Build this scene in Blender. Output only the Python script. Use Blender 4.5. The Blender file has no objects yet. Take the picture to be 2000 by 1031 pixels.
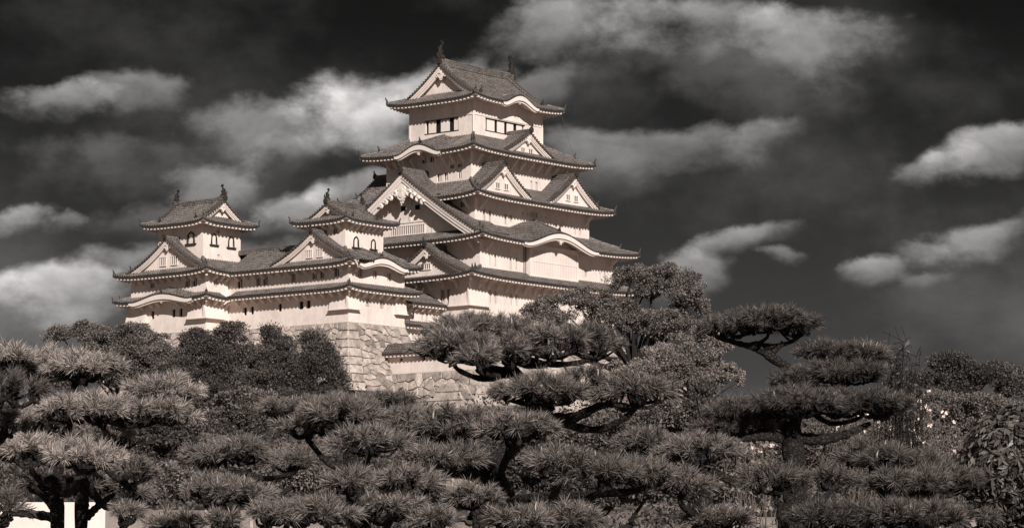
import bpy, math, random
import numpy as np
from math import radians, sin, cos, pi
random.seed(7); RNG = np.random.default_rng(11)
SC = bpy.context.scene; COL = SC.collection

# ------------------------------------------------------------------ camera
PITCH = radians(6.34); FPX = 5376.0; CAM = np.array([0.0, 0.0, 1.7])
cd = bpy.data.cameras.new("camera"); cam = bpy.data.objects.new("camera", cd); COL.objects.link(cam)
cam.location = CAM; cam.rotation_euler = (pi/2 + PITCH, 0, 0)
cd.sensor_width = 36.0; cd.lens = FPX/2000*36.0; cd.clip_start = 0.5; cd.clip_end = 20000
SC.camera = cam

# ------------------------------------------------------------------ sun and sky
TH = radians(51.0)                     # heading of the castle's west-east axis
EX = np.array([cos(TH), sin(TH), 0]); EY = np.array([-sin(TH), cos(TH), 0])
SUNL = np.array([-0.71, -1.0, 0.66])    # towards the sun, castle axes
sd = SUNL[0]*EX + SUNL[1]*EY + np.array([0, 0, SUNL[2]]); sd = sd/np.linalg.norm(sd)
SUN_EL = math.asin(sd[2]); SUN_AZ = math.atan2(sd[0], sd[1])
sl = bpy.data.lights.new("sun", 'SUN'); sun = bpy.data.objects.new("sun", sl); COL.objects.link(sun)
sl.energy = 5.0; sl.angle = radians(0.5); sl.color = (1.0, 0.955, 0.91)
from mathutils import Vector
sun.rotation_euler = Vector(sd).to_track_quat('Z', 'Y').to_euler()
SC.view_settings.view_transform = 'Standard'; SC.view_settings.look = 'None'
SC.view_settings.exposure = 0.22; SC.view_settings.gamma = 1.0; SC.view_settings.use_curve_mapping = False

class NT:
    "small node-tree helper"
    def __init__(s, tree): s.t = tree; s.n = tree.nodes; s.l = tree.links
    def new(s, typ, **kw):
        x = s.n.new(typ)
        for k, v in kw.items(): setattr(x, k, v)
        return x
    def inp(s, sock, v):
        if isinstance(v, bpy.types.NodeSocket): s.l.new(v, sock)
        else: sock.default_value = v
    def m(s, op, a, b=0.0, c=None, clamp=False):
        x = s.new('ShaderNodeMath', operation=op); x.use_clamp = clamp
        s.inp(x.inputs[0], a); s.inp(x.inputs[1], b)
        if c is not None: s.inp(x.inputs[2], c)
        return x.outputs[0]
    def rng(s, v, a, b, c, d, smooth=False):
        x = s.new('ShaderNodeMapRange'); x.interpolation_type = 'SMOOTHSTEP' if smooth else 'LINEAR'
        s.inp(x.inputs[0], v)
        for i, q in enumerate((a, b, c, d)): s.inp(x.inputs[1+i], q)
        return x.outputs[0]
    def noise(s, vec, scale, detail=4.0, rough=0.55, dist=0.0):
        x = s.new('ShaderNodeTexNoise'); x.inputs['Scale'].default_value = scale
        x.inputs['Detail'].default_value = detail; x.inputs['Roughness'].default_value = rough
        x.inputs['Distortion'].default_value = dist
        if vec is not None: s.l.new(vec, x.inputs['Vector'])
        return x
    def mix(s, fac, a, b):
        x = s.new('ShaderNodeMix', data_type='RGBA'); s.inp(x.inputs[0], fac); s.inp(x.inputs[6], a); s.inp(x.inputs[7], b)
        return x.outputs[2]
def tone(v, w=1.0):                    # a warm sepia grey of reflectance v
    return (v, v*(1-0.17*w), v*(1-0.265*w), 1.0)

world = bpy.data.worlds.new("World"); SC.world = world; world.use_nodes = True
N = NT(world.node_tree); N.n.clear()
tc = N.new('ShaderNodeTexCoord'); sep = N.new('ShaderNodeSeparateXYZ'); N.l.new(tc.outputs['Generated'], sep.inputs[0])
dx, dy, dz = sep.outputs
ay = N.m('MAXIMUM', N.m('ABSOLUTE', dy), 0.02)
U = N.m('MULTIPLY', N.m('DIVIDE', dx, ay), 5.376); V = N.m('MULTIPLY', N.m('DIVIDE', dz, ay), 5.376)
cmb = N.new('ShaderNodeCombineXYZ'); N.inp(cmb.inputs[0], U); N.inp(cmb.inputs[1], N.m('MULTIPLY', V, 1.35))
w1 = N.noise(cmb.outputs[0], 2.2, 6, 0.55); w2 = N.noise(cmb.outputs[0], 8.0, 8, 0.6, 0.0)
sw = N.new('ShaderNodeSeparateColor'); N.l.new(w1.outputs['Color'], sw.inputs[0])
sw2 = N.new('ShaderNodeSeparateColor'); N.l.new(w2.outputs['Color'], sw2.inputs[0])
def warp(ax, big, small, base): return N.m('ADD', base, N.m('ADD', N.m('MULTIPLY', N.m('SUBTRACT', sw.outputs[ax], .5), big), N.m('MULTIPLY', N.m('SUBTRACT', sw2.outputs[ax], .5), small)))
Uw = warp(0, .26, .07, U); Vw = warp(1, .15, .05, V)
CLOUDS = [  # azimuth, elevation (both in 1/5.376 tangent units), half sizes, brightness, lean
 (.10,1.09,.14,.040,.40,.10),(.33,1.10,.22,.040,.46,.0),(.60,1.070,.17,.045,.40,-.12),(.42,1.02,.32,.06,.14,-.05),
 (-.29,.930,.13,.066,.66,.10),(-.25,.900,.09,.045,.50,.10),(-.34,.92,.06,.045,.46,0),(-.17,.965,.16,.045,.44,.14),(.04,.955,.13,.035,.24,.30),(-.46,.880,.18,.038,.32,0),(-.40,.85,.10,.03,.22,.1),
 (-.90,.945,.13,.028,.36,.02),(-.74,.965,.12,.035,.28,.08),(-.87,.560,.13,.040,.62,.08),(-.97,.545,.10,.035,.42,0),(-.74,.615,.12,.030,.34,.08),
 (-.42,.725,.11,.032,.50,.10),(-.33,.745,.09,.03,.46,.05),(-.58,.765,.11,.038,.32,.1),(-.97,.70,.055,.020,.42,0),(-.89,.685,.03,.015,.2,0),
 (.27,.845,.26,.032,.25,.05),(.50,.870,.10,.030,.24,.25),(.15,.80,.2,.04,.12,0),(.94,.840,.12,.035,.44,.22),(.84,.815,.07,.022,.32,.15),
 (.43,.655,.10,.022,.36,.25),(.35,.60,.07,.034,.34,0),(.93,.675,.12,.030,.40,.18),(.82,.645,.06,.018,.26,.1),(.71,.605,.07,.020,.34,.12),
 (.83,.59,.07,.016,.18,0),(-.80,.82,.18,.045,.14,0),(-.95,.47,.18,.04,.15,0),(.50,.615,.04,.016,.28,0),(-.55,.62,.20,.04,.18,0),(-.70,.70,.14,.03,.14,.1)]
acc = None
w3 = N.noise(cmb.outputs[0], 5.0, 8, 0.56, 0.0)
for (cu, cv, ru, rv, br, lean) in CLOUDS:
    a = N.m('DIVIDE', N.m('SUBTRACT', Uw, cu), ru)
    b = N.m('DIVIDE', N.m('SUBTRACT', N.m('SUBTRACT', Vw, cv), N.m('MULTIPLY', N.m('SUBTRACT', U, cu), lean)), rv)
    b2 = N.m('ADD', b, N.m('MULTIPLY', N.m('MINIMUM', b, 0.0), -0.50))        # longer, fainter under-side
    r2 = N.m('SQRT', N.m('ADD', N.m('MULTIPLY', a, a), N.m('MULTIPLY', b2, b2)))
    d = N.rng(r2, 0.0, 2.1, 1.0, 0.0)
    e = N.m('ADD', d, N.m('MULTIPLY', N.m('SUBTRACT', w3.outputs[0], .5), 1.25))    # eaten away by the noise
    d = N.m('MULTIPLY', N.m('MULTIPLY', N.rng(e, .40, .86, 0.0, 1.0, True), N.rng(d, 0, .25, 0, 1, True)), N.m('MULTIPLY', N.rng(b, -1.2, .8, .55, 1.12), br))
    acc = d if acc is None else N.m('MAXIMUM', N.m('MAXIMUM', acc, d), N.m('MULTIPLY', N.m('ADD', acc, d), 0.80))
tex = N.rng(w2.outputs[0], .28, .72, .60, 1.3)
cl = N.m('MULTIPLY', N.m('MULTIPLY', N.m('POWER', acc, 1.15), tex), .80)
veil = N.m('MULTIPLY', N.rng(w1.outputs[0], .42, .75, 0.0, .055, True), N.rng(V, .3, 1.2, 1.3, .6))
cl = N.m('ADD', cl, veil)
sky = N.new('ShaderNodeTexSky'); sky.sky_type = 'NISHITA'; sky.sun_disc = False
sky.sun_elevation = SUN_EL; sky.sun_rotation = SUN_AZ
ss = N.new('ShaderNodeSeparateColor'); N.l.new(sky.outputs[0], ss.inputs[0])
SKYK = 0.0055
red = N.m('MULTIPLY', N.m('MULTIPLY', ss.outputs[0], SKYK), N.rng(dz, .06, .20, 1.7, .45))                       # deep red filter: only the sky's red is left
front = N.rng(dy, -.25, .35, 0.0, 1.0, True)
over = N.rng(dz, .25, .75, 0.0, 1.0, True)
sky_fill = N.m('MULTIPLY', N.m('MAXIMUM', N.m('SUBTRACT', 1.0, front), over), N.rng(w1.outputs[0], .35, .65, .05, .15, True))  # added cloud brightness in the unseen sky overhead and behind, fills shaded walls
sky_fill = N.m('MULTIPLY', sky_fill, N.rng(dz, -.02, .05, 0.0, 1.0))
tot = N.m('ADD', N.m('ADD', red, cl), sky_fill)
cc = N.new('ShaderNodeCombineColor')
N.inp(cc.inputs[0], tot); N.inp(cc.inputs[1], N.m('MULTIPLY', tot, .97)); N.inp(cc.inputs[2], N.m('MULTIPLY', tot, .95))
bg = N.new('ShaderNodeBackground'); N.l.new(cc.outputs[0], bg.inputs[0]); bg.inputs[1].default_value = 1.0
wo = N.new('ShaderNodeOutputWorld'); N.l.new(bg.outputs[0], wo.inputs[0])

# ------------------------------------------------------------------ materials
def mat(name, build, rough=0.8):
    m = bpy.data.materials.new(name); m.use_nodes = True
    t = NT(m.node_tree); b = m.node_tree.nodes['Principled BSDF']
    b.inputs['Roughness'].default_value = rough
    b.inputs['Specular IOR Level'].default_value = 0.25
    build(t, b); return m
def objco(t):
    return t.new('ShaderNodeTexCoord').outputs['Object']
def m_plaster(v, stain=.10, w=.9):
    def f(t, b):
        co = objco(t); mp = t.new('ShaderNodeMapping'); mp.inputs['Scale'].default_value = (.8, .8, .40); t.l.new(co, mp.inputs[0])
        n1 = t.noise(mp.outputs[0], .55, 6, .65); n2 = t.noise(mp.outputs[0], 3.0, 4, .6)
        k = t.m('ADD', t.rng(n1.outputs[0], .35, .72, 0, 1), t.m('MULTIPLY', t.rng(n2.outputs[0], .45, .75, 0, 1), .5), clamp=True)
        c = t.mix(t.m('MULTIPLY', k, stain*4), tone(v, w), tone(v*.66, w))
        t.inp(b.inputs['Base Color'], c)
        bp = t.new('ShaderNodeBump'); bp.inputs['Strength'].default_value = .15; bp.inputs['Distance'].default_value = .05
        t.l.new(n2.outputs[0], bp.inputs['Height']); t.l.new(bp.outputs[0], b.inputs['Normal'])
    return f
def m_tile(v, joint=.34, pitch=.21, share=.34):
    def f(t, b):
        co = objco(t); s = t.new('ShaderNodeSeparateXYZ'); t.l.new(co, s.inputs[0])
        n = t.noise(co, 1.1, 5, .6); n3 = t.noise(co, 5.5, 2, .5)
        zz = t.m('ADD', t.m('DIVIDE', s.outputs[2], pitch), t.m('MULTIPLY', n.outputs[0], .25))
        fr = t.m('FRACT', zz)
        line = t.m('MULTIPLY', t.m('LESS_THAN', fr, share), t.rng(n3.outputs[0], .42, .62, 0.15, 1.0))
        n4 = t.noise(co, .28, 4, .6)
        base = t.mix(t.rng(n.outputs[0], .3, .7, 0, 1), tone(v*.55, .8), tone(v*1.5, .8))
        base = t.mix(t.rng(n4.outputs[0], .52, .72, 0, .6, True), base, tone(v*2.0, .8))
        t.inp(b.inputs['Base Color'], t.mix(line, base, tone(joint, .8)))
    return f
def m_plain(v, var=.25, sc=3.0, w=1.0):
    def f(t, b):
        n = t.noise(objco(t), sc, 5, .6)
        t.inp(b.inputs['Base Color'], t.mix(t.rng(n.outputs[0], .3, .7, 0, 1), tone(v*(1-var), w), tone(v*(1+var), w)))
    return f
def m_stone(v):
    def f(t, b):
        at = t.new('ShaderNodeAttribute'); at.attribute_name = 'shade'
        co = objco(t); n = t.noise(co, 1.3, 7, .68); n2 = t.noise(co, 9.0, 5, .7)
        k = t.m('MULTIPLY', at.outputs['Fac'], t.m('ADD', t.rng(n.outputs[0], .3, .7, .42, 1.32), t.rng(n2.outputs[0], .35, .65, -.2, .2)))
        c = t.new('ShaderNodeCombineColor'); kv = t.m('MULTIPLY', k, v)
        t.inp(c.inputs[0], kv); t.inp(c.inputs[1], t.m('MULTIPLY', kv, .84)); t.inp(c.inputs[2], t.m('MULTIPLY', kv, .745))
        t.l.new(c.outputs[0], b.inputs['Base Color'])
        bp = t.new('ShaderNodeBump'); bp.inputs['Strength'].default_value = .7; bp.inputs['Distance'].default_value = .12
        t.l.new(t.m('ADD', n.outputs[0], t.m('MULTIPLY', n2.outputs[0], .35)), bp.inputs['Height']); t.l.new(bp.outputs[0], b.inputs['Normal'])
    return f
def m_leaf(v, lo=.45, hi=1.7, patch=.6, trans=.25):
    def f(t, b):
        g = t.new('ShaderNodeNewGeometry'); n = t.noise(objco(t), patch, 3, .5)
        k = t.m('MULTIPLY', t.rng(g.outputs['Random Per Island'], 0, 1, lo, hi), t.rng(n.outputs[0], .3, .7, .7, 1.3))
        c = t.new('ShaderNodeCombineColor'); kv = t.m('MULTIPLY', k, v)
        t.inp(c.inputs[0], kv); t.inp(c.inputs[1], t.m('MULTIPLY', kv, .86)); t.inp(c.inputs[2], t.m('MULTIPLY', kv, .785))
        t.l.new(c.outputs[0], b.inputs['Base Color'])
        if trans:
            tr = t.new('ShaderNodeBsdfTranslucent'); t.l.new(c.outputs[0], tr.inputs[0])
            mx = t.new('ShaderNodeMixShader'); mx.inputs[0].default_value = trans
            out = [q for q in t.n if q.type == 'OUTPUT_MATERIAL'][0]
            t.l.new(b.outputs[0], mx.inputs[1]); t.l.new(tr.outputs[0], mx.inputs[2]); t.l.new(mx.outputs[0], out.inputs[0])
    return f
def m_bark(t, b):
    co = objco(t); n = t.noise(co, 26, 5, .7, .8); v = t.new('ShaderNodeTexVoronoi'); v.feature = 'DISTANCE_TO_EDGE'; v.inputs['Scale'].default_value = 38; t.l.new(co, v.inputs['Vector'])
    k = t.m('MULTIPLY', t.rng(v.outputs['Distance'], 0, .16, 0, 1, True), t.rng(n.outputs[0], .3, .7, .4, 1.0))
    t.inp(b.inputs['Base Color'], t.mix(k, tone(.012), tone(.045)))
    bp = t.new('ShaderNodeBump'); bp.inputs['Strength'].default_value = 1.0; bp.inputs['Distance'].default_value = .02; t.l.new(k, bp.inputs['Height']); t.l.new(bp.outputs[0], b.inputs['Normal'])
M = {
 'plaster': mat('white_plaster', m_plaster(.80, .18, .86)), 'trim': mat('white_trim', m_plaster(.76, .08, .8)),
 'tile': mat('grey_roof_tile', m_tile(.04, .16, .30, .25), .65), 'rib': mat('tile_with_plaster_joints', m_tile(.085, .30, .30, .22), .5),
 'mortar': mat('cap_mortar', m_plain(.34, .25, 6), .9),
 'edge': mat('edge_tile', m_plain(.075, .45, 2.5), .6),
 'ridge': mat('ridge_tile', m_tile(.06, .34, .17, .30), .6), 'dark': mat('dark_tile', m_plain(.035, .3), .6),
 'bronze': mat('dark_bronze', m_plain(.02, .4, 5, .5), .5),
 'void': mat('dark_interior', m_plain(.012, .2), .9), 'grille': mat('grey_grille', m_plain(.22, .2), .9),
 'wood': mat('dark_timber', m_plain(.03, .4, 5), .8),
 'stone': mat('rampart_stone', m_stone(.42), .95), 'joint': mat('stone_joint_backing', m_plain(.15, .4), 1.0),  # joint: darker backing sheet in the gaps between stones
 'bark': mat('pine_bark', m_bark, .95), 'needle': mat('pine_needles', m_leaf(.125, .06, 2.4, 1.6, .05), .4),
 'needle_lit': mat('lit_pine_needles', m_leaf(.30, .10, 2.0, 1.6, .08), .4), 'needle_shaded': mat('shaded_pine_needles', m_leaf(.08, .08, 2.3, 1.6, .05), .4),  # lighter and darker needle copies put the pines' light and shade into colour
 'candle': mat('pine_candle', m_plain(.34, .2), .7),
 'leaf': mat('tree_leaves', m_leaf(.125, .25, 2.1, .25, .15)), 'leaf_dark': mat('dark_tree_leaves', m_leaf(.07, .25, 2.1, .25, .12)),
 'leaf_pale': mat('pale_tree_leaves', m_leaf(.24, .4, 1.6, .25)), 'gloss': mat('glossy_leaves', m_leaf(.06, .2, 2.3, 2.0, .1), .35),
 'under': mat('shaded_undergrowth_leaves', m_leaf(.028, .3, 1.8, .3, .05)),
 'twig': mat('grey_twigs', m_plain(.15, .4, 9), .9), 'petal': mat('white_petals', m_plain(.75, .1), .8),
}

# ------------------------------------------------------------------ mesh building
class MB:
    def __init__(s): s.v = []; s.f = []; s.mi = []; s.n = 0; s.mats = []; s.shade = []
    def mid(s, m):
        if m not in s.mats: s.mats.append(m)
        return s.mats.index(m)
    def add(s, V, F, m):
        V = np.asarray(V, float).reshape(-1, 3); F = np.asarray(F, int)
        s.v.append(V); s.f.append(F+s.n); s.mi.append(np.full(len(F), s.mid(m))); s.n += len(V)
    def quad(s, a, b, c, d, m): s.add([a, b, c, d], [[0, 1, 2, 3]], m)
    def grid(s, P, m):                  # P (n,k,3)
        n, k = P.shape[:2]; i = np.arange(n*k).reshape(n, k)
        s.add(P.reshape(-1, 3), np.stack([i[:-1, :-1], i[1:, :-1], i[1:, 1:], i[:-1, 1:]], -1).reshape(-1, 4), m)
    def hexa(s, P, m):                  # 8 corners: bottom 4 then top 4
        s.add(P, [[0, 3, 2, 1], [4, 5, 6, 7], [0, 1, 5, 4], [1, 2, 6, 5], [2, 3, 7, 6], [3, 0, 4, 7]], m)
    def box(s, a, b, m):
        x0, y0, z0 = a; x1, y1, z1 = b
        s.hexa([(x0, y0, z0), (x1, y0, z0), (x1, y1, z0), (x0, y1, z0), (x0, y0, z1), (x1, y0, z1), (x1, y1, z1), (x0, y1, z1)], m)
    def sweep(s, path, side, up, prof, m, caps=True, scale=None):
        "profile (k,2) in (side, up) along path (n,3); side/up vectors constant or per point"
        path = np.asarray(path, float); n = len(path); prof = np.asarray(prof, float); k = len(prof)
        side = np.broadcast_to(np.asarray(side, float), (n, 3)); up = np.broadcast_to(np.asarray(up, float), (n, 3))
        sc = np.ones(n) if scale is None else np.asarray(scale, float)
        P = path[:, None] + (prof[None, :, 0, None]*side[:, None] + prof[None, :, 1, None]*up[:, None])*sc[:, None, None]
        i = np.arange(n*k).reshape(n, k); j = np.roll(i, -1, 1)
        s.add(P.reshape(-1, 3), np.stack([i[:-1], j[:-1], j[1:], i[1:]], -1).reshape(-1, 4), m)
        if caps and k == 4:
            s.add(np.concatenate([P[0], P[-1]]), [[0, 1, 2, 3], [7, 6, 5, 4]], m)
        elif caps:
            for q in (P[0], P[-1]):
                c = q.mean(0); s.add(np.vstack([q, c]), [[a, (a+1) % k, k] for a in range(k)], m)
    def tube(s, path, rad, m, k=6):
        path = np.asarray(path, float); n = len(path); rad = np.broadcast_to(np.asarray(rad, float), (n,))
        tg = np.gradient(path, axis=0); tg /= np.linalg.norm(tg, axis=1)[:, None]+1e-9
        ref = np.array([0.3, 0.2, 1.0]) if abs(tg[0][2]) < .9 else np.array([1.0, .1, .2])
        a = np.cross(tg, ref); a /= np.linalg.norm(a, axis=1)[:, None]+1e-9; b = np.cross(tg, a)
        an = np.arange(k)*2*pi/k
        P = path[:, None] + rad[:, None, None]*(np.cos(an)[None, :, None]*a[:, None] + np.sin(an)[None, :, None]*b[:, None])
        i = np.arange(n*k).reshape(n, k); j = np.roll(i, -1, 1)
        s.add(P.reshape(-1, 3), np.stack([i[:-1], j[:-1], j[1:], i[1:]], -1).reshape(-1, 4), m)
        s.add(np.vstack([P[-1], path[-1]]), [[q, (q+1) % k, k] for q in range(k)], m)
        s.add(np.vstack([P[0], path[0]]), [[q, (q+1) % k, k] for q in range(k)], m)
    def build(s, name, parent=None, smooth=False, label=None, org=None):
        me = bpy.data.meshes.new(name)
        if s.n:
            V = np.concatenate(s.v)
            o0 = org if org is not None else (parent_org(parent) if parent is not None else None)
            if o0 is not None: V = V - np.asarray(o0)
            loops = np.concatenate([f.ravel() for f in s.f]); tot = np.concatenate([np.full(len(f), f.shape[1]) for f in s.f])
            me.vertices.add(len(V)); me.vertices.foreach_set('co', V.ravel())
            me.loops.add(len(loops)); me.loops.foreach_set('vertex_index', loops.astype(np.int32))
            me.polygons.add(len(tot)); st = np.concatenate([[0], np.cumsum(tot)[:-1]])
            me.polygons.foreach_set('loop_start', st.astype(np.int32))
            for q in s.mats: me.materials.append(M[q])
            me.polygons.foreach_set('material_index', np.concatenate(s.mi).astype(np.int32))
            me.polygons.foreach_set('use_smooth', np.full(len(tot), bool(smooth)))
            me.update(calc_edges=True)
            if s.shade:
                at = me.attributes.new('shade', 'FLOAT', 'FACE'); at.data.foreach_set('value', np.concatenate(s.shade).astype(np.float32))
        o = bpy.data.objects.new(name, me); COL.objects.link(o)
        if parent is not None: o.parent = parent
        if label: o['label'] = label
        return o
ORG = {}
def parent_org(p):
    while p is not None:
        if p.name in ORG: return ORG[p.name]
        p = p.parent
    return None
def tag(o, label, cat, group=None, kind=None):
    if label: o['label'] = label
    if cat: o['category'] = cat
    if group: o['group'] = group
    if kind: o['kind'] = kind
    return o
def at(px, py, Y):                       # the point at distance Y seen at that spot of the photograph
    t = (515.5-py)/FPX
    d = np.array([(px-1000)/FPX, cos(PITCH)-t*sin(PITCH), sin(PITCH)+t*cos(PITCH)])
    return CAM + d*(Y/d[1])
# castle frame: origin at the keep's south-west corner, top of its stone base
O = np.array([-5.28, 340.58, 33.43])
def wpt(x, y, z): return O + x*EX + y*EY + np.array([0, 0, z])
def castle_thing(name, org, label, cat, group=None):
    e = bpy.data.objects.new(name, None); COL.objects.link(e)
    e.location = wpt(*org); e.rotation_euler = (0, 0, TH); ORG[e.name] = np.array(org, float)
    return tag(e, label, cat, group)
def castle_mesh(mb, name, org, label, cat, group=None):
    o = mb.build(name, None, org=org); o.location = wpt(*org); o.rotation_euler = (0, 0, TH)
    return tag(o, label, cat, group)

# ------------------------------------------------------------------ castle parts
SIDES = 'WSEN'
def sinfo(side, R):
    x0, x1, y0, y1 = R
    return {'S': (x0, x1, y0, 1), 'N': (x0, x1, y1, -1), 'W': (y0, y1, x0, 1), 'E': (y0, y1, x1, -1)}[side]
def spt(side, u, n, z):
    u, n, z = np.broadcast_arrays(np.asarray(u, float), np.asarray(n, float), np.asarray(z, float))
    return np.stack([u, n, z], -1) if side in 'SN' else np.stack([n, u, z], -1)
def svec(side):                         # (along, inward)
    return {'S': (np.array([1., 0, 0]), np.array([0, 1., 0])), 'N': (np.array([1., 0, 0]), np.array([0, -1., 0])),
            'W': (np.array([0, 1., 0]), np.array([1., 0, 0])), 'E': (np.array([0, 1., 0]), np.array([-1., 0, 0]))}[side]
RIB = .42
UP = np.array([0, 0, 1.])
RPROF = np.array([(-.12, -.02), (-.09, .09), (0, .135), (.09, .09), (.12, -.02)])
def rib(mb, path, along, r=1.0, m='rib'):
    mb.sweep(path, along, UP, RPROF*r, m, caps=True)
    p = path[0]; a = np.arange(8)*pi/4                         # round end tile
    mb.add([p + along*.16*r*cos(q) + UP*(.02+.16*r*sin(q)) for q in a], [list(range(8))], 'dark')
def bumpf(bumps, side, u):
    b = np.zeros_like(np.asarray(u, float))
    for (s, uc, hw, h) in bumps:
        if s == side:
            q = np.clip(np.abs((u-uc)/hw), 0, 1); b = np.maximum(b, h*(.5+.5*np.cos(pi*q))**.85)
    return b
def inbump(bumps, side, u, ext=0.0):
    r = np.zeros(np.shape(u), bool)
    for (s, uc, hw, h) in bumps:
        if s == side: r |= np.abs(u-uc) < hw*1.03+ext
    return r
def finial(mb, p, d, s=1.0, m='dark'):  # demon tile with an upturned horn; d = downhill direction
    d = np.asarray(d, float); d = d*[1, 1, 0]; d /= np.linalg.norm(d); sd_ = np.array([-d[1], d[0], 0])
    p = np.asarray(p, float)
    mb.sweep([p - d*.12*s - UP*.1, p + d*.16*s - UP*.1], sd_, UP, np.array([(-.26, 0), (-.33, .34), (-.2, .62), (.2, .62), (.33, .34), (.26, 0)])*s, m)
    h = [p+UP*.5*s, p+d*.16*s+UP*.66*s, p+d*.24*s+UP*.86*s, p+d*.20*s+UP*1.1*s]
    mb.tube(h, np.array([.15, .13, .10, .03])*s, m, 6)
def ridge_line(mb, path, w, h, m='ridge'):
    path = np.asarray(path, float); d = path[-1]-path[0]; d[2] = 0; d /= np.linalg.norm(d); sd_ = np.array([-d[1], d[0], 0])
    mb.sweep(path, sd_, UP, [(-w/2, -.15), (-w/2, h*.72), (w/2, h*.72), (w/2, -.15)], m)
    mb.sweep(path, sd_, UP, [(-w*.36, h*.72), (-w*.3, h*.93), (0, h*1.03), (w*.3, h*.93), (w*.36, h*.72)], 'rib')

def eave_trim(mb, side, us, z, n0, sg, R_in_o, bumps, wall_u, straight, rafters=True, corner_lo=True, corner_hi=True):
    """tile edge, white fascia, soffit and rafter ends below one eave; us,z = points of the edge"""
    al, inn = svec(side)
    def strip(qa, za, qb, zb, m): mb.grid(np.stack([spt(side, us, n0+sg*qa, z+za), spt(side, us, n0+sg*qb, z+zb)], 1), m)
    strip(-.03, .05, -.03, -.18, 'dark'); strip(-.03, -.18, .06, -.18, 'dark')
    strip(.05, -.18, .05, -.24, 'trim'); strip(.05, -.24, .34, -.24, 'trim')
    strip(.34, -.24, .34, -.33, 'trim')
    o = R_in_o
    def lim(u):                                            # inward reach of soffit before the hip line
        q = np.full(np.shape(u), o)
        if corner_lo: q = np.minimum(q, np.maximum(u-us[0], .05))
        if corner_hi: q = np.minimum(q, np.maximum(us[-1]-u, .05))
        return q
    L_ = lim(us)
    zz = z - bumpf(bumps, side, us)
    P = np.stack([spt(side, us, n0+sg*(.2+(L_-.2)*t), z-.33 + .16*(.2+(L_-.2)*t)) for t in np.linspace(0, 1, 4)], 1)
    mb.grid(P, 'trim')
    if rafters:
        L = us[-1]-us[0]; k = int(L/.62)
        for i in range(k+1):
            u = us[0] + .15 + (L-.3)*i/max(k, 1)
            if inbump(bumps, side, np.array([u]))[0]: continue
            ze = np.interp(u, us, z); q1 = float(lim(np.array(u)))
            if q1 < .35: continue
            a = .10
            P = []
            for (zo_) in (-.46, -.245):
                for (uu, qq) in ((u-.14, a), (u+.14, a), (u+.14, q1), (u-.14, q1)):
                    P.append(spt(side, uu, n0+sg*qq, ze+zo_+.16*qq))
            mb.hexa(P, 'trim')
def karahafu_board(mb, side, bump, us, zfun, n0, sg):
    _, uc, hw, h = bump
    u = np.linspace(uc-hw*1.06, uc+hw*1.06, 41); z = zfun(u)
    k = .30 + .30*np.clip(1-np.abs((u-uc)/hw), 0, 1)**.5
    for (q0, q1, t0, t1) in ((-.09, .10, .10, 1.0), (.10, .34, .14, 1.35)):
        A = spt(side, u, n0+sg*q0, z-t0); B = spt(side, u, n0+sg*q0, z-t0-k*t1); C = spt(side, u, n0+sg*q1, z-t0-k*t1); D = spt(side, u, n0+sg*q1, z-t0)
        mb.grid(np.stack([A, B, C, D, A], 1), 'trim')

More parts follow.
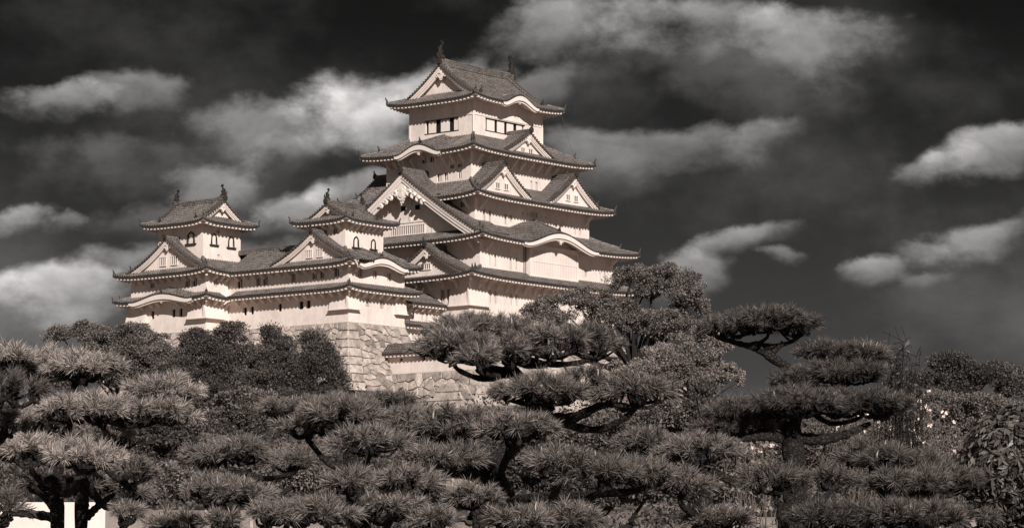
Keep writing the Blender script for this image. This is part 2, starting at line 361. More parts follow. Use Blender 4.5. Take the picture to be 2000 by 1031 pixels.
def skirt(part, R, Ri, zo, zi, L=.42, bumps=(), wall_R=None, sides='WSEN', clip={}, hips='SW SE NW NE', ribs='WSEN', fin=1.0, flat_ends=(), rafters=True, brise=.25, notch={}):
    """hipped skirt roof between eave rectangle R and inner rectangle Ri; part = the roof's parent thing; returns roof object and z function"""
    rf = MB(); ev = MB()
    F = lambda t: .74*t+.26*t*t
    def zfun(side, u, t):
        a0, a1, n0, sg = sinfo(side, R); b0, b1, n1, _ = sinfo(side, Ri)
        lo = a0+(b0-a0)*t; hi = a1+(b1-a1)*t; c = (lo+hi)/2; hf = (hi-lo)/2
        w = np.clip(np.abs(u-c)/hf, 0, 1)
        if (side, 'lo') in flat_ends: w = np.where(u < c, 0, w)
        if (side, 'hi') in flat_ends: w = np.where(u > c, 0, w)
        z = zo + (zi-zo)*F(t) + L*w**4.5*(1-t)**1.5
        B = bumpf(bumps, side, u)
        return np.where(B > 0, np.maximum(z, zo+B+brise*t), z)
    for side in sides:
        a0, a1, n0, sg = sinfo(side, R); b0, b1, n1, _ = sinfo(side, Ri)
        al, inn = svec(side)
        c0, c1 = clip.get(side, (a0, a1)); slo = (side, 'lo') in flat_ends; shi = (side, 'hi') in flat_ends
        nu = max(24, int((a1-a0)/.3)); T = np.linspace(0, 1, 9); S = np.linspace(0, 1, nu+1)
        na, nb, nt = notch.get(side, (0, 0, -1))
        for (ca, cb, ta) in ([(c0, c1, 0)] if nt < 0 else [(c0, na, 0), (na, nb, nt), (nb, c1, 0)]):
            P = []
            for t in np.linspace(ta, 1, 9):
                lo = ca if slo else max(a0+(b0-a0)*t, ca); hi = cb if shi else min(a1+(b1-a1)*t, cb)
                u = lo+(hi-lo)*S; P.append(spt(side, u, n0+(n1-n0)*t, zfun(side, u, t)))
            rf.grid(np.stack(P, 1), 'tile')
        if side in ribs:
            k = int((c1-c0)/RIB)
            for i in range(k+1):
                u = c0+.12+(c1-c0-.24)*i/k; tm = 1.0
                if u < b0 and not slo: tm = (u-a0)/(b0-a0)
                if u > b1 and not shi: tm = (a1-u)/(a1-b1)
                if tm < .04: continue
                t = np.linspace(nt if na < u < nb else 0, tm, 9); rib(rf, spt(side, u, n0+(n1-n0)*t-sg*.04*(t == 0), zfun(side, u+0*t, t)), al)
        o = (wall_o(side, R, wall_R) if wall_R else abs(n1-n0))+.06
        for ca, cb in ([(c0, c1)] if nt < 0 else [(c0, na), (nb, c1)]):
            us = np.linspace(ca, cb, nu*2+1)
            eave_trim(ev, side, us, zfun(side, us, 0*us), n0, sg, o, bumps, None, None, rafters, ca == a0 and not slo, cb == a1 and not shi)
        for b in bumps:
            if b[0] != side: continue
            karahafu_board(ev, side, b, us, lambda q: zfun(side, q, 0*q), n0, sg)
            t = np.linspace(.10, 1, 8); P = spt(side, b[1]+0*t, n0+(n1-n0)*t, zfun(side, b[1]+0*t, t)); ridge_line(rf, P, .36, .34*fin); finial(rf, P[0]+[0, 0, .1], P[0]-P[3], .75*fin)
    x0, x1, y0, y1 = R; i0, i1, j0, j1 = Ri
    C = {'SW': ((x0, y0), (i0, j0), 'S', -1), 'SE': ((x1, y0), (i1, j0), 'S', 1), 'NW': ((x0, y1), (i0, j1), 'N', -1), 'NE': ((x1, y1), (i1, j1), 'N', 1)}
    for h in hips.split():
        (ox, oy), (ix, iy), sd_, e = C[h]
        t = np.linspace(.03, 1, 14); z = zo+(zi-zo)*F(t)+L*(1-t)**1.5
        P = np.stack([ox+(ix-ox)*t, oy+(iy-oy)*t, z], 1); d = P[0]-P[5]
        ridge_line(rf, P[:7], .34, .26*fin); ridge_line(rf, P[5:], .42, .46*fin)
        finial(rf, P[0]+[0, 0, .05], d, .8*fin); finial(rf, P[5]+[0, 0, .2], d, .75*fin)
    r = rf.build('roof', part); e = ev.build('eave', r)
    return r, zfun
def wall_o(side, R, W):
    return abs(sinfo(side, R)[2]-sinfo(side, W)[2])

def pendant(place, z, s=1.0, big=False):
    "carved white gable pendant; place(q,e,z)"
    mb = MB()
    def disc(q, zz, r, e0, e1, k=10, hole=0):
        a = np.arange(k)*2*pi/k
        A = [place(q+r*cos(x), e0, zz+r*sin(x)) for x in a]; B = [place(q+r*cos(x), e1, zz+r*sin(x)) for x in a]
        mb.add(A+B, [[i, (i+1) % k, k+(i+1) % k, k+i] for i in range(k)], 'trim'); mb.add(A, [list(range(k))], 'trim')
    def curl(q, zz, r, turn, s0):
        th = np.linspace(0, turn, 12); rr = r*(1-.06*np.arange(12))
        mb.tube([place(q+s0*rr[i]*cos(t), -.1, zz+rr[i]*sin(t)) for i, t in enumerate(th)], .11*s*(1.0 if big else .7), 'trim', 6)
    disc(0, z-.25*s, .34*s, -.14, .1); disc(-.24*s, z-.62*s, .27*s, -.10, .1); disc(.24*s, z-.62*s, .27*s, -.10, .1)
    disc(0, z-.92*s, .24*s, -.12, .1); disc(0, z-1.15*s, .13*s, -.12, .1); disc(0, z-.25*s, .14*s, -.24, -.1)
    if big:
        disc(0, z-.62*s, .42*s, -.2, .1); disc(0, z-.62*s, .2*s, -.3, -.1)
        for sg in (-1, 1):
            for i in range(4):
                q = sg*(.62+.46*i)*s; zz = z-(.55+.26*i)*s
                curl(q, zz, (.27-.03*i)*s, 4.6, sg); disc(q, zz, .09*s, -.16, .1)
    else:
        for sg in (-1, 1): disc(sg*.5*s, z-.55*s, .15*s, -.08, .1); disc(sg*.72*s, z-.75*s, .10*s, -.08, .1)
    return mb

def gable_front(parent, place, q, z, zbase, rec, bh, pend=1.0, big=False,  verge_tiles=True, wins=(), wall_name='gable_wall'):
    """bargeboards, recessed white gable wall, pendant, verge tiles. q,z: roof profile across the front (q from -w to w); place(q, e, z), e = depth behind the verge"""
    pts = lambda e, dz, qs=1.0: np.stack([place(a*qs, e, b+dz) for a, b in zip(q, z)])
    bb = MB()
    def board(e0, e1, top, hgt, qs=1.0):
        A = pts(e0, -top, qs); B = pts(e0, -top-hgt, qs); C = pts(e1, -top-hgt, qs); D = pts(e1, -top, qs)
        bb.grid(np.stack([A, B, C, D], 1), 'trim')
    board(.10, .30, .06, bh*.42); board(.20, .42, .06+bh*.42-.02, bh*.34); board(.34, .56, .06+bh*.72, bh*.36)
    bb.grid(np.stack([pts(.05, -.07), pts(rec+.1, -.07)], 1), 'trim')                # underside
    bb.build('bargeboard', parent)
    gw = MB(); e = rec
    for i in range(len(q)-1):
        if max(z[i], z[i+1])-.1 <= zbase: continue
        za, zb = max(z[i]-.08, zbase), max(z[i+1]-.08, zbase)
        gw.quad(place(q[i], e, zbase-.3), place(q[i+1], e, zbase-.3), place(q[i+1], e, zb), place(q[i], e, za), 'plaster')
    g = gw.build(wall_name, parent)
    for (u0, u1, z0, z1) in wins:
        w = MB(); w.quad(place(u0, e-.03, z0), place(u1, e-.03, z0), place(u1, e-.03, z1), place(u0, e-.03, z1), 'void')
        n = max(2, int(round((u1-u0)/.33)))
        for i in range(n+1):
            c = u0+(u1-u0)*i/n
            P = [place(a, b, c_) for c_ in (z0, z1) for a, b in ((c-.055, e-.12), (c+.055, e-.12), (c+.055, e-.02), (c-.055, e-.02))]
            w.hexa(P, 'trim')
        for zz in (z0, z1):
            w.hexa([place(a, b, c_) for c_ in (zz-.06, zz+.06) for a, b in ((u0-.1, e-.14), (u1+.1, e-.14), (u1+.1, e-.02), (u0-.1, e-.02))], 'trim')
        w.build('gable_window', parent)
    p = pendant(lambda a, b, c: place(a, b+.30, c), float(np.max(z))-bh*(1.25 if big else .95), pend, big)
    p.build('gable_pendant', parent)
    if big:
        bm = MB(); zc = wins[0][3]+.32
        def bar(u0, u1, z0, z1, d): bm.hexa([place(a, b, c_) for c_ in (z0, z1) for a, b in ((u0, rec-d), (u1, rec-d), (u1, rec-.02), (u0, rec-.02))], 'trim')
        bar(-7.2, 7.2, zc, zc+.22, .10); bar(-.16, .16, zc+.22, zc+3.2, .14); bar(3.6, 3.85, zbase, zc, .09); bar(-5.2, -4.95, zbase, zc, .09); bar(-3.4, 3.0, wins[0][2]-.5, wins[0][2]-.3, .12)
        bm.build('gable_beam', parent)
        for u in (-1.25, 1.15):
            w = MB(); w.quad(*[place(u+a, rec-.03, zc+1.9+b) for a, b in ((-.4, -.3), (.4, -.3), (.4, .3), (-.4, .3))], 'void'); w.build('gable_window', parent)
    vt = MB()
    if verge_tiles:
        for sgn in (-1, 1):
            s_ = q*sgn >= -1e-6; qq = q[s_]; zz = z[s_]
            if sgn < 0: qq = qq[::-1]; zz = zz[::-1]
            d = np.concatenate([[0], np.cumsum(np.hypot(np.diff(qq), np.diff(zz)))])
            for t in np.arange(.2, d[-1]-.1, .46):
                a, b = np.interp(t, d, qq), np.interp(t, d, zz)
                P = [place(a+x, y, b+c) for c in (-.06, .20) for x, y in ((-.13, -.12), (.13, -.12), (.13, .8), (-.13, .8))]
                vt.hexa(P, 'edge')
            path = np.stack([place(a, .95, b) for a, b in zip(qq, zz)])
            sdv = place(0, 1, 0)-place(0, 0, 0)
            for e_, r_ in ((.95, 1.5), (.45, 1.0)):
                pp = np.stack([place(a, e_, b+.05) for a, b in zip(qq, zz)]); vt.sweep(pp[::-1], sdv, UP, RPROF*r_, 'rib')
        vt.build('verge_tiles', parent)
    return g

def dormer(part, place, w, zr, zb, depth, rec, bh, c=.25, ridge_h=.55, pend=.8, big=False, wins=(), finial_s=1.0, depth_r=None, name='dormer_gable'):
    "a triangular dormer gable: two curved tile slopes running back from the front, with ridge, boards and wall; ridge at zr"
    G = lambda s: (1+c)*s-c*s*s
    q = np.linspace(-w, w, 33); z = zr-(zr-zb)*G(np.abs(q)/w)
    rf = MB(); depth_r = depth_r or depth
    rf.grid(np.stack([np.stack([place(a, e, b) for a, b in zip(q, z)]) for e in (0, depth*.5, depth)], 1), 'tile')
    al = place(0, 1, 0)-place(0, 0, 0)
    for e in np.arange(1.3, depth, RIB):
        for h in (q >= 0, q <= 0):
            qq, zz = q[h], z[h]
            if qq[0] < -.01 or True:
                o_ = np.argsort(-np.abs(qq)); qq, zz = qq[o_], zz[o_]
            rib(rf, np.stack([place(a, e, b) for a, b in zip(qq, zz)]), al)
    r = rf.build(name, part)
    gable_front(r, place, q, z, zb, rec, bh, pend, big, True, wins)
    rd = MB(); P = np.stack([place(0, e, zr) for e in np.linspace(-.12, depth_r, 6)])
    ridge_line(rd, P, .46, ridge_h)
    finial(rd, place(0, -.15, zr+.12), place(0, -1, 0)-place(0, 0, 0), finial_s)
    rd.build('ridge', r)
    return r

def shachi(p, d, s=1.0):
    "dolphin-like roof fish: head down on the ridge, tail up; d = direction its tail leans to"
    mb = MB(); d = np.asarray(d, float)
    pts = [(0, .0, .36), (-.10, .28, .34), (-.16, .62, .30), (-.10, .98, .24), (.06, 1.28, .17), (.22, 1.48, .11), (.26, 1.66, .05)]
    sd_ = np.array([-d[1], d[0], 0])
    P = np.array([p+d*a*s+UP*b*s for a, b, r in pts]); r = np.array([q[2] for q in pts])*s
    mb.tube(P, r, 'bronze', 8)
    def fin(A):
        B = [np.asarray(x)+sd_*.07*s for x in A]; A = [np.asarray(x)-sd_*.07*s for x in A]; n = len(A)
        mb.add(A+B, [[i, (i+1) % n, n+(i+1) % n, n+i] for i in range(n)], 'bronze')
        c = np.mean(A, 0); mb.add(A+[c], [[i, (i+1) % n, n] for i in range(n)], 'bronze'); c = np.mean(B, 0); mb.add(B+[c], [[i, (i+1) % n, n] for i in range(n)], 'bronze')
    L = lambda a, b: p+d*a*s+UP*b*s
    fin([L(.16, 1.5), L(-.12, 1.72), L(-.02, 2.0), L(.16, 1.86), L(.28, 2.12), L(.44, 1.86), L(.62, 1.84), L(.5, 1.6), L(.28, 1.5)])   # tail
    fin([L(-.38, .55), L(-.62, .82), L(-.5, .95), L(-.55, 1.18), L(-.3, 1.1), L(-.22, .75)])      # back fin
    fin([L(.1, .35), L(.52, .62), L(.42, .75), L(.5, .95), L(.2, .85), L(.08, .6)])
    fin([L(.25, .05), L(.5, .2), L(.34, .32)]); fin([L(-.30, .05), L(-.5, .22), L(-.34, .35)])
    mb.sweep([p-d*.42*s-UP*.1*s, p+d*.42*s-UP*.1*s], sd_, UP, np.array([(-.36, -.2), (-.36, .2), (.36, .2), (.36, -.2)])*s, 'dark')
    return mb

def irimoya(part, c, ao, bo, rg, zo, H, axis, wall_R, L=.42, rec=.8, bumps=(), bh=.8, pend=.9, ridge_h=.75, shachi_s=1.0, fin=1.0, wins=(), big_ridges=True):
    """hip-and-gable roof. ridge along 'x' or 'y'; ao/bo half sizes along/across the ridge; rg half length of ridge (verge)"""
    cx, cy = c
    X = (lambda u, v, z: np.stack(np.broadcast_arrays(cx+np.asarray(u, float), cy+np.asarray(v, float), np.asarray(z, float)), -1)) if axis == 'x' else \
        (lambda u, v, z: np.stack(np.broadcast_arrays(cx+np.asarray(v, float), cy+np.asarray(u, float), np.asarray(z, float)), -1))
    R = (cx-ao, cx+ao, cy-bo, cy+bo) if axis == 'x' else (cx-bo, cx+bo, cy-ao, cy+ao)
    rf = MB(); ev = MB()
    zb = lambda d: zo+H*(.66*(d/bo)+.34*(d/bo)**2)
    def zl(u, d, side=None):            # long sides
        hf = np.where(d < ao-rg, ao-d, rg); w = np.clip(np.abs(u)/np.maximum(hf, .01), 0, 1)
        z = zb(d)+L*w**4.5*np.maximum(0, 1-d/3.0)**1.5
        if side:
            ctr = cx if axis == 'x' else cy
            B = bumpf(bumps, side, u+ctr); z = np.where(B > 0, np.maximum(z, zo+B+.10*d), z)
        return z
    def ze(v, d):
        w = np.clip(np.abs(v)/np.maximum(bo-d, .01), 0, 1); return zb(d)+L*w**4.5*np.maximum(0, 1-d/3.0)**1.5
    names = {'x': ('S', 'N', 'W', 'E'), 'y': ('W', 'E', 'S', 'N')}[axis]
    for sg, nm in ((-1, names[0]), (1, names[1])):
        S = np.linspace(-1, 1, 81); D = np.linspace(0, bo, 17)
        D = np.unique(np.append(D, ao-rg))
        P = []
        for d in D:
            u = S*(ao-d if d < ao-rg else rg); P.append(X(u, sg*(bo-d), zl(u, d, nm)))
        rf.grid(np.stack(P, 1), 'tile')
        al = X(1, 0, 0)-X(0, 0, 0); k = int(2*ao/RIB)
        for i in range(k+1):
            u = -ao+.12+(2*ao-.24)*i/k; dm = bo if abs(u) <= rg-.9 else ((ao-abs(u)) if abs(u) > rg else bo)
            if dm < .15: continue
            d = np.linspace(0, dm, 13); rib(rf, X(u, sg*(bo-d), zl(u+0*d, d, nm)), al)
        us = np.linspace(-ao, ao, 121); ctr = cx if axis == 'x' else cy
        n0 = sinfo(nm, R)[2]; s_ = sinfo(nm, R)[3]
        eave_trim(ev, nm, us+ctr, zl(us, 0*us, nm), n0, s_, wall_o(nm, R, wall_R)+.06, bumps, None, None)
        for b in bumps:
            if b[0] == nm: karahafu_board(ev, nm, b, us, lambda q: zl(q-ctr, 0*q, nm), n0, s_)
    dg = ao-(rg-rec)
    for sg, nm in ((-1, names[2]), (1, names[3])):
        S = np.linspace(-1, 1, 61); P = []
        for d in np.linspace(0, dg, 9):
            v = S*(bo-d); P.append(X(sg*(ao-d), v, ze(v, d)))
        rf.grid(np.stack(P, 1), 'tile'); al = X(0, 1, 0)-X(0, 0, 0); k = int(2*bo/RIB)
        for i in range(k+1):
            v = -bo+.12+(2*bo-.24)*i/k; dm = min(dg, bo-abs(v))
            if dm < .15: continue
            d = np.linspace(0, dm, 9); rib(rf, X(sg*(ao-d), v, ze(v+0*d, d)), al)
        vs = np.linspace(-bo, bo, 81); ctr = cy if axis == 'x' else cx
        eave_trim(ev, nm, vs+ctr, ze(vs, 0*vs), sinfo(nm, R)[2], sinfo(nm, R)[3], wall_o(nm, R, wall_R)+.06, (), None, None)
    for su in (-1, 1):
        for sv in (-1, 1):
            d = np.linspace(.06, ao-rg, 8); P = X(su*(ao-d), sv*(bo-d), zb(d)+L*np.maximum(0, 1-d/3.0)**1.5); dn = P[0]-P[4]
            ridge_line(rf, P, .34, .28*fin); finial(rf, P[0]+[0, 0, .05], dn, .8*fin)
            d = np.linspace(ao-rg, bo, 10); P = X(su*(rg-1.15), sv*(bo-d), zb(d)+.02)        # descending ridge beside the verge
            if big_ridges:
                P = X(su*(rg-1.15), sv*(bo-np.linspace((ao-rg)*.9, bo, 10)), zb(np.linspace((ao-rg)*.9, bo, 10)))
                ridge_line(rf, P, .40, .40*fin); finial(rf, P[0]+[0, 0, .15], P[0]-P[4], .8*fin)
    r = rf.build('roof', part); ev.build('eave', r)
    d = np.linspace(ao-rg, bo, 16); q = np.concatenate([-(bo-d), (bo-d)[::-1][1:]]); z = np.concatenate([zb(d), zb(d)[::-1][1:]])
    for sg in (-1, 1):
        place = lambda a, e, zz, sg=sg: X(sg*(rg-e), a, zz)
        gable_front(r, place, q, z, float(zb(dg))-.05, rec, bh, pend, False, True, wins if sg < 0 else ())
    rd = MB(); u = np.linspace(-rg-.1, rg+.1, 15); P = X(u, 0*u, zo+H+.22*np.abs(u/rg)**4)
    ridge_line(rd, P, .60, ridge_h); dv = X(1, 0, 0)-X(0, 0, 0)
    for sg in (-1, 1): finial(rd, X(sg*(rg+.1), 0, zo+H+.15), dv*sg, 1.25*fin)
    rd.build('ridge', r)
    for sg in (-1, 1): shachi(X(sg*(rg-.25), 0, zo+H+ridge_h+.30*shachi_s), dv*-sg, shachi_s).build('roof_fish', r)
    return r

def wall_face(mb, side, R, u0, u1, z0, z1, holes, dep=.26, m='plaster', ztop=None, off=0.0):
    "one wall face with real recessed openings"
    n0, sg = sinfo(side, R)[2:]; n0 = n0-sg*off
    us = sorted({u0, u1, *[h[0] for h in holes], *[h[1] for h in holes]}); zs = sorted({z0, z1, *[h[2] for h in holes], *[h[3] for h in holes]})
    for a, b in zip(us[:-1], us[1:]):
        for c, d in zip(zs[:-1], zs[1:]):
            if any(h[0] <= (a+b)/2 <= h[1] and h[2] <= (c+d)/2 <= h[3] for h in holes): continue
            mb.quad(*[spt(side, x, n0, y) for x, y in ((a, c), (b, c), (b, d), (a, d))], m)
    for (a, b, c, d) in holes:
        for p in (((a, c), (b, c)), ((b, c), (b, d)), ((b, d), (a, d)), ((a, d), (a, c))):
            (x0, y0), (x1, y1) = p
            mb.quad(spt(side, x0, n0, y0), spt(side, x1, n0, y1), spt(side, x1, n0+sg*dep, y1), spt(side, x0, n0+sg*dep, y0), m)
def window(part, side, R, h, style='bars', dep=.26):
    n0, sg = sinfo(side, R)[2:]; a, b, c, d = h
    w = MB(); w.quad(*[spt(side, x, n0+sg*(dep-.02), y) for x, y in ((a, c), (b, c), (b, d), (a, d))], 'void' if style != 'slats' else 'grille')
    o = w.build('window', part)
    g = MB()
    def bx(x0, x1, y0, y1, e0, e1, m='trim'):
        g.hexa([spt(side, x, n0+sg*e, y) for y in (y0, y1) for x, e in ((x0, e0), (x1, e0), (x1, e1), (x0, e1))], m)
    if style in ('bars', 'slats'):
        n = 1 if b-a < .85 else int(round((b-a)/.34)); bw = .045 if n == 1 else .06
        for i in range(n):
            x = a+(b-a)*(i+1)/(n+1); bx(x-bw, x+bw, c+.004, d-.004, .10, .22)
        g.build('window_bars', o)
    elif style == 'grid':
        for i in range(2): x = a+(b-a)*(i+1)/3; bx(x-.03, x+.03, c+.004, d-.004, .08, .14, 'trim')
        for i in range(3): y = c+(d-c)*(i+1)/4; bx(a+.004, b-.004, y-.03, y+.03, .05, .078, 'trim')
        g.build('window_bars', o)
    return o
def bracket_mesh(drop=1.25, reach=1.2, arm=False):
    mb = MB(); w = .11
    P = [(-.02, -drop), (.22, -drop+.02), (reach, -.34), (reach, -.12), (reach-.25, -.12), (-.02, -drop+.30)]
    if arm: P = [(-.02, -drop-.1), (.2, -drop-.02), (.75, -.50), (reach+.45, -.36), (reach+.45, -.12), (.62, -.2), (-.02, -drop+.3)]
    n = len(P); A = [(-w, -a, b) for a, b in P]; B = [(w, -a, b) for a, b in P]
    mb.add(A+B, [[i, (i+1) % n, n+(i+1) % n, n+i] for i in range(n)], 'trim')
    for q in (A, B):
        c = np.mean(q, 0); mb.add(q+[tuple(c)], [[i, (i+1) % n, n] for i in range(n)], 'trim')
    return mb
BR = {}
ROTS = {'S': 0.0, 'W': -pi/2, 'E': pi/2, 'N': pi}
def brackets(part, side, R, z, us, kind='diag'):
    if kind not in BR:
        o = bracket_mesh(arm=(kind == 'arm'), drop=1.25 if kind != 'small' else .8, reach=1.2 if kind != 'small' else .95).build('eave_bracket'); BR[kind] = o.data
        bpy.data.objects.remove(o)
    n0 = sinfo(side, R)[2]; og = parent_org(part)
    for u in us:
        b = bpy.data.objects.new('eave_bracket', BR[kind]); COL.objects.link(b); b.parent = part
        b.location = spt(side, u, n0, z)-og; b.rotation_euler = (0, 0, ROTS[side])
def corner_bracket(part, p, ang, kind='diag'):
    brackets(part, 'S', (0, 0, 0, 0), 0, [])if False else None
    b = bpy.data.objects.new('eave_bracket', BR[kind]); COL.objects.link(b); b.parent = part
    b.location = np.asarray(p)-parent_org(part); b.rotation_euler = (0, 0, ang); b.scale = (1.2, 1.3, 1.0)
def stone_drop(part, pieces):
    "flared stone-dropping bay: list of (side, R, u0, u1, z0, z1, out)"
    mb = MB()
    for (side, R, u0, u1, z0, z1, out) in pieces:
        n0, sg = sinfo(side, R)[2:]
        A = [spt(side, u0, n0+sg*.01, z0), spt(side, u1, n0+sg*.01, z0), spt(side, u1, n0-sg*out, z0), spt(side, u0, n0-sg*out, z0)]
        t0 = u0; t1 = u1
        B = [spt(side, t0, n0+sg*.01, z1), spt(side, t1, n0+sg*.01, z1), spt(side, t1, n0-sg*.02, z1), spt(side, t0, n0-sg*.02, z1)]
        mb.hexa(A+B, 'plaster')
        C = [spt(side, a, n0-sg*b, z0+c) for c in (-.13, -.003) for a, b in ((u0-.08, -.01), (u1+.08, -.01), (u1+.08, out+.10), (u0-.08, out+.10))]
        mb.hexa(C, 'trim')
    return mb.build('stone_drop', part)
def katomado(part, side, R, h):
    "bell-shaped window: black arched frame, sill, white shutter"
    n0, sg = sinfo(side, R)[2:]; a, b, c, d = h; cx = (a+b)/2; w = (b-a)/2*.78; H = d-c
    prof = [(-1.12, 0), (-1.02, .3), (-.98, .62), (-.80, .84), (-.42, .95), (0, 1.06), (.42, .95), (.80, .84), (.98, .62), (1.02, .3), (1.12, 0)]
    inner = [(x*.80, max(0.0, y-.09 if y > .5 else y)) for x, y in prof]
    mb = MB()
    P = lambda x, y, e: spt(side, cx+x*w, n0-sg*e, c+y*H)
    A = np.stack([P(x, y, .02) for x, y in prof]); B = np.stack([P(x, y, .15) for x, y in prof])
    Cc = np.stack([P(x, y, .15) for x, y in inner]); D = np.stack([P(x, y, -.01) for x, y in inner])
    mb.grid(np.stack([A, B, Cc, D], 1), 'wood')
    o = mb.build('arched_window', part)
    s = MB(); s.hexa([spt(side, x, n0-sg*e, y) for y in (c-.16, c) for x, e in ((a-.12, 0), (b+.12, 0), (b+.12, .26), (a-.12, .26))], 'wood'); s.build('sill', o)
    sh = MB()
    sh.quad(P(-.62, .0, .035), P(.62, .0, .035), P(.62, .84, .035), P(-.62, .84, .035), 'trim')
    for k in (-.62, .62): sh.quad(P(k-.05, 0, .06), P(k+.05, 0, .06), P(k+.05, .80, .06), P(k-.05, .80, .06), 'wood')
    sh.build('shutter', o)
    return o

# ------------------------------------------------------------------ the main keep
def grow(R, o, s=None, w=None): return (R[0]-o, R[1]+o, R[2]-o, R[3]+o)
K1 = (0, 29.8, 0, 23.4); K2 = (2.05, 29.8, 0, 23.0); K3 = (3.45, 27.15, 2.0, 20.6); K4 = (5.15, 25.45, 4.1, 18.5); K5 = (7.9, 22.15, 6.0, 16.85)
WIN = {
'K4W':[(6.9,7.57,19.36,19.83),(5.67,6.34,19.38,19.84),(9.07,9.78,17.84,18.87),(7.96,8.6,17.9,18.91),(5.7,6.3,17.97,18.98),(10.32,11.04,20.5,21.2),(11.66,12.34,20.45,21.1)],
'K4S':[(17.26,17.72,17.46,18.83),(18.3,18.86,17.43,18.8),(14.22,14.65,19.32,19.68)],
'K3W':[(3.75,4.5,13.93,14.59)],
'K3S':[(4.99,5.51,12.22,13.66),(6.1,6.66,12.2,13.63),(9.27,9.78,12.15,13.48),(10.35,10.85,12.56,13.48),(14.52,16.17,13.62,14.34),(12.94,13.23,13.84,14.09),(13.95,14.21,13.81,14.07),(16.73,17.0,13.75,14.01),(17.73,17.98,13.69,13.98),(19.73,20.21,12.72,13.24),(20.78,21.27,12.69,13.22),(23.87,24.3,12.17,13.12),(24.9,25.39,12.14,13.09)],
'K2S':[(3.8,4.12,6.22,7.84),(4.81,5.26,6.18,7.8),(7.88,8.34,6.06,7.74),(9.01,9.45,6.06,7.71),(23.49,24.05,6.43,7.39),(26.68,27.02,5.71,7.32),(27.76,28.11,5.67,7.28)],
'K1S':[(3.8,4.19,1.54,3.14),(4.83,5.31,1.51,3.09),(7.99,8.44,1.55,3.04),(9.07,9.52,1.52,2.99),(14,14.5,1.5,3.0),(15.1,15.6,1.5,3.0),(20,20.5,1.5,3.0)],
'K1W':[(4.12,4.78,1.53,3.16),(3.18,3.71,1.54,3.18)],
'NW':[(20.3,21.1,2.86,3.9),(17.2,17.88,2.97,3.91),(15.96,16.7,2.98,3.97),(11.28,11.95,3.06,4.06),(7.76,8.45,3.15,4.14),(6.51,7.19,3.17,4.16),(4.12,4.89,3.26,4.23),(19.47,20.07,-.54,.41),(18.28,18.85,-.5,.44),(13.53,14.12,-.42,.52),(9.94,10.66,-.37,.6),(8.76,9.45,-.34,.63)],
'NS':[(-17.79,-17.07,3.23,4.19),(-15.17,-14.38,3.18,4.17),(-12.54,-11.81,3.12,4.07),(-16.45,-15.76,-.28,.73),(-13.88,-13.15,-.32,.67)],
'IW':[(31.76,32.35,-.58,.41),(28.01,28.59,-.57,.42),(26.75,27.3,-.54,.46),(31.83,32.55,3.3,3.91),(25.56,26.3,3.01,3.97),(24.28,25.04,3.04,4.01)],
'IS':[(-22.1,-21.46,2.96,3.97)],
'G':[(-5.49,-5.05,-.92,.03),(-3.76,-3.31,-.95,.05),(-2.88,-2.38,-.94,.07),(-5.42,-5.0,-3.63,-2.64),(-4.51,-4.08,-3.57,-2.62),(-3.19,-2.77,-3.52,-2.57)],
}
def walls(part, R, zmap, holes=None, top_bumps=(), sides='WSEN'):
    "zmap = (z0, z1); holes = {side: [..]}"
    mb = MB(); holes = holes or {}
    for s in sides:
        a, b = sinfo(s, R)[:2]; wall_face(mb, s, R, a, b, zmap[0], zmap[1], holes.get(s, []))
        for (bs, uc, hw, h) in top_bumps:
            if bs == s:
                u = np.linspace(uc-hw, uc+hw, 31); B = bumpf([(bs, uc, hw, h)], s, u); n0 = sinfo(s, R)[2]
                mb.grid(np.stack([spt(s, u, n0, zmap[1]+0*u), spt(s, u, n0, zmap[1]+B+.02)], 1), 'plaster')
    return mb.build('wall', part)
keep = castle_thing('castle_keep', (0, 0, 0), 'tall five-tiered white castle keep with dark tiled roofs and big triangular gable, crowning the hill', 'castle keep')
# storey 1
k1h = {'S': WIN['K1S'], 'W': WIN['K1W']}
walls(keep, K1, (-.02, 4.62), k1h)
for s, l in k1h.items():
    for h in l: window(keep, s, K1, h, 'bars')
R1 = (-2.5, 32.3, -2.5, 25.8)
skirt(keep, R1, (2.05, 29.8, 0.0, 23.0), 4.48, 5.85, L=.45, wall_R=K1, ribs='WS')
brackets(keep, 'S', K1, 4.45, np.arange(1.6, 29, 1.85), 'arm'); brackets(keep, 'W', K1, 4.45, np.arange(1.9, 12, 2.2), 'arm')
corner_bracket(keep, (0, 0, 4.45), -pi/4, 'arm')
stone_drop(keep, [('S', K1, -.42, 3.5, 1.05, 3.6, .42), ('W', K1, .02, 3.1, 1.05, 3.6, .42)])
# west dormer of the first roof
dormer(keep, lambda a, e, z: np.array([-1.9+e, 5.7-a, z], float), 6.6, 8.55, 5.0, 4.4, .9, .55, c=.42, ridge_h=.5, wins=((-1.5, .2, 5.75, 6.5),), pend=.8)
# storey 2
k2h = {'S': WIN['K2S']}
B2 = (('S', 15.4, 7.3, 1.75),)
walls(keep, K2, (4.9, 9.55), k2h, B2)
for h in WIN['K2S']: window(keep, 'S', K2, h, 'bars')
R2 = grow(K2, 2.6)
skirt(keep, R2, K3, 9.45, 11.8, L=.5, bumps=B2, wall_R=K2, ribs='WS', brise=1.9)
for i, u in enumerate((1.0,)): brackets(keep, 'S', K2, 9.3, [K2[0]+u], 'diag'); brackets(keep, 'W', K2, 9.3, [u], 'diag')
brackets(keep, 'S', K2, 9.3, [29.0], 'diag')
corner_bracket(keep, (2.05, 0, 9.3), -pi/4)
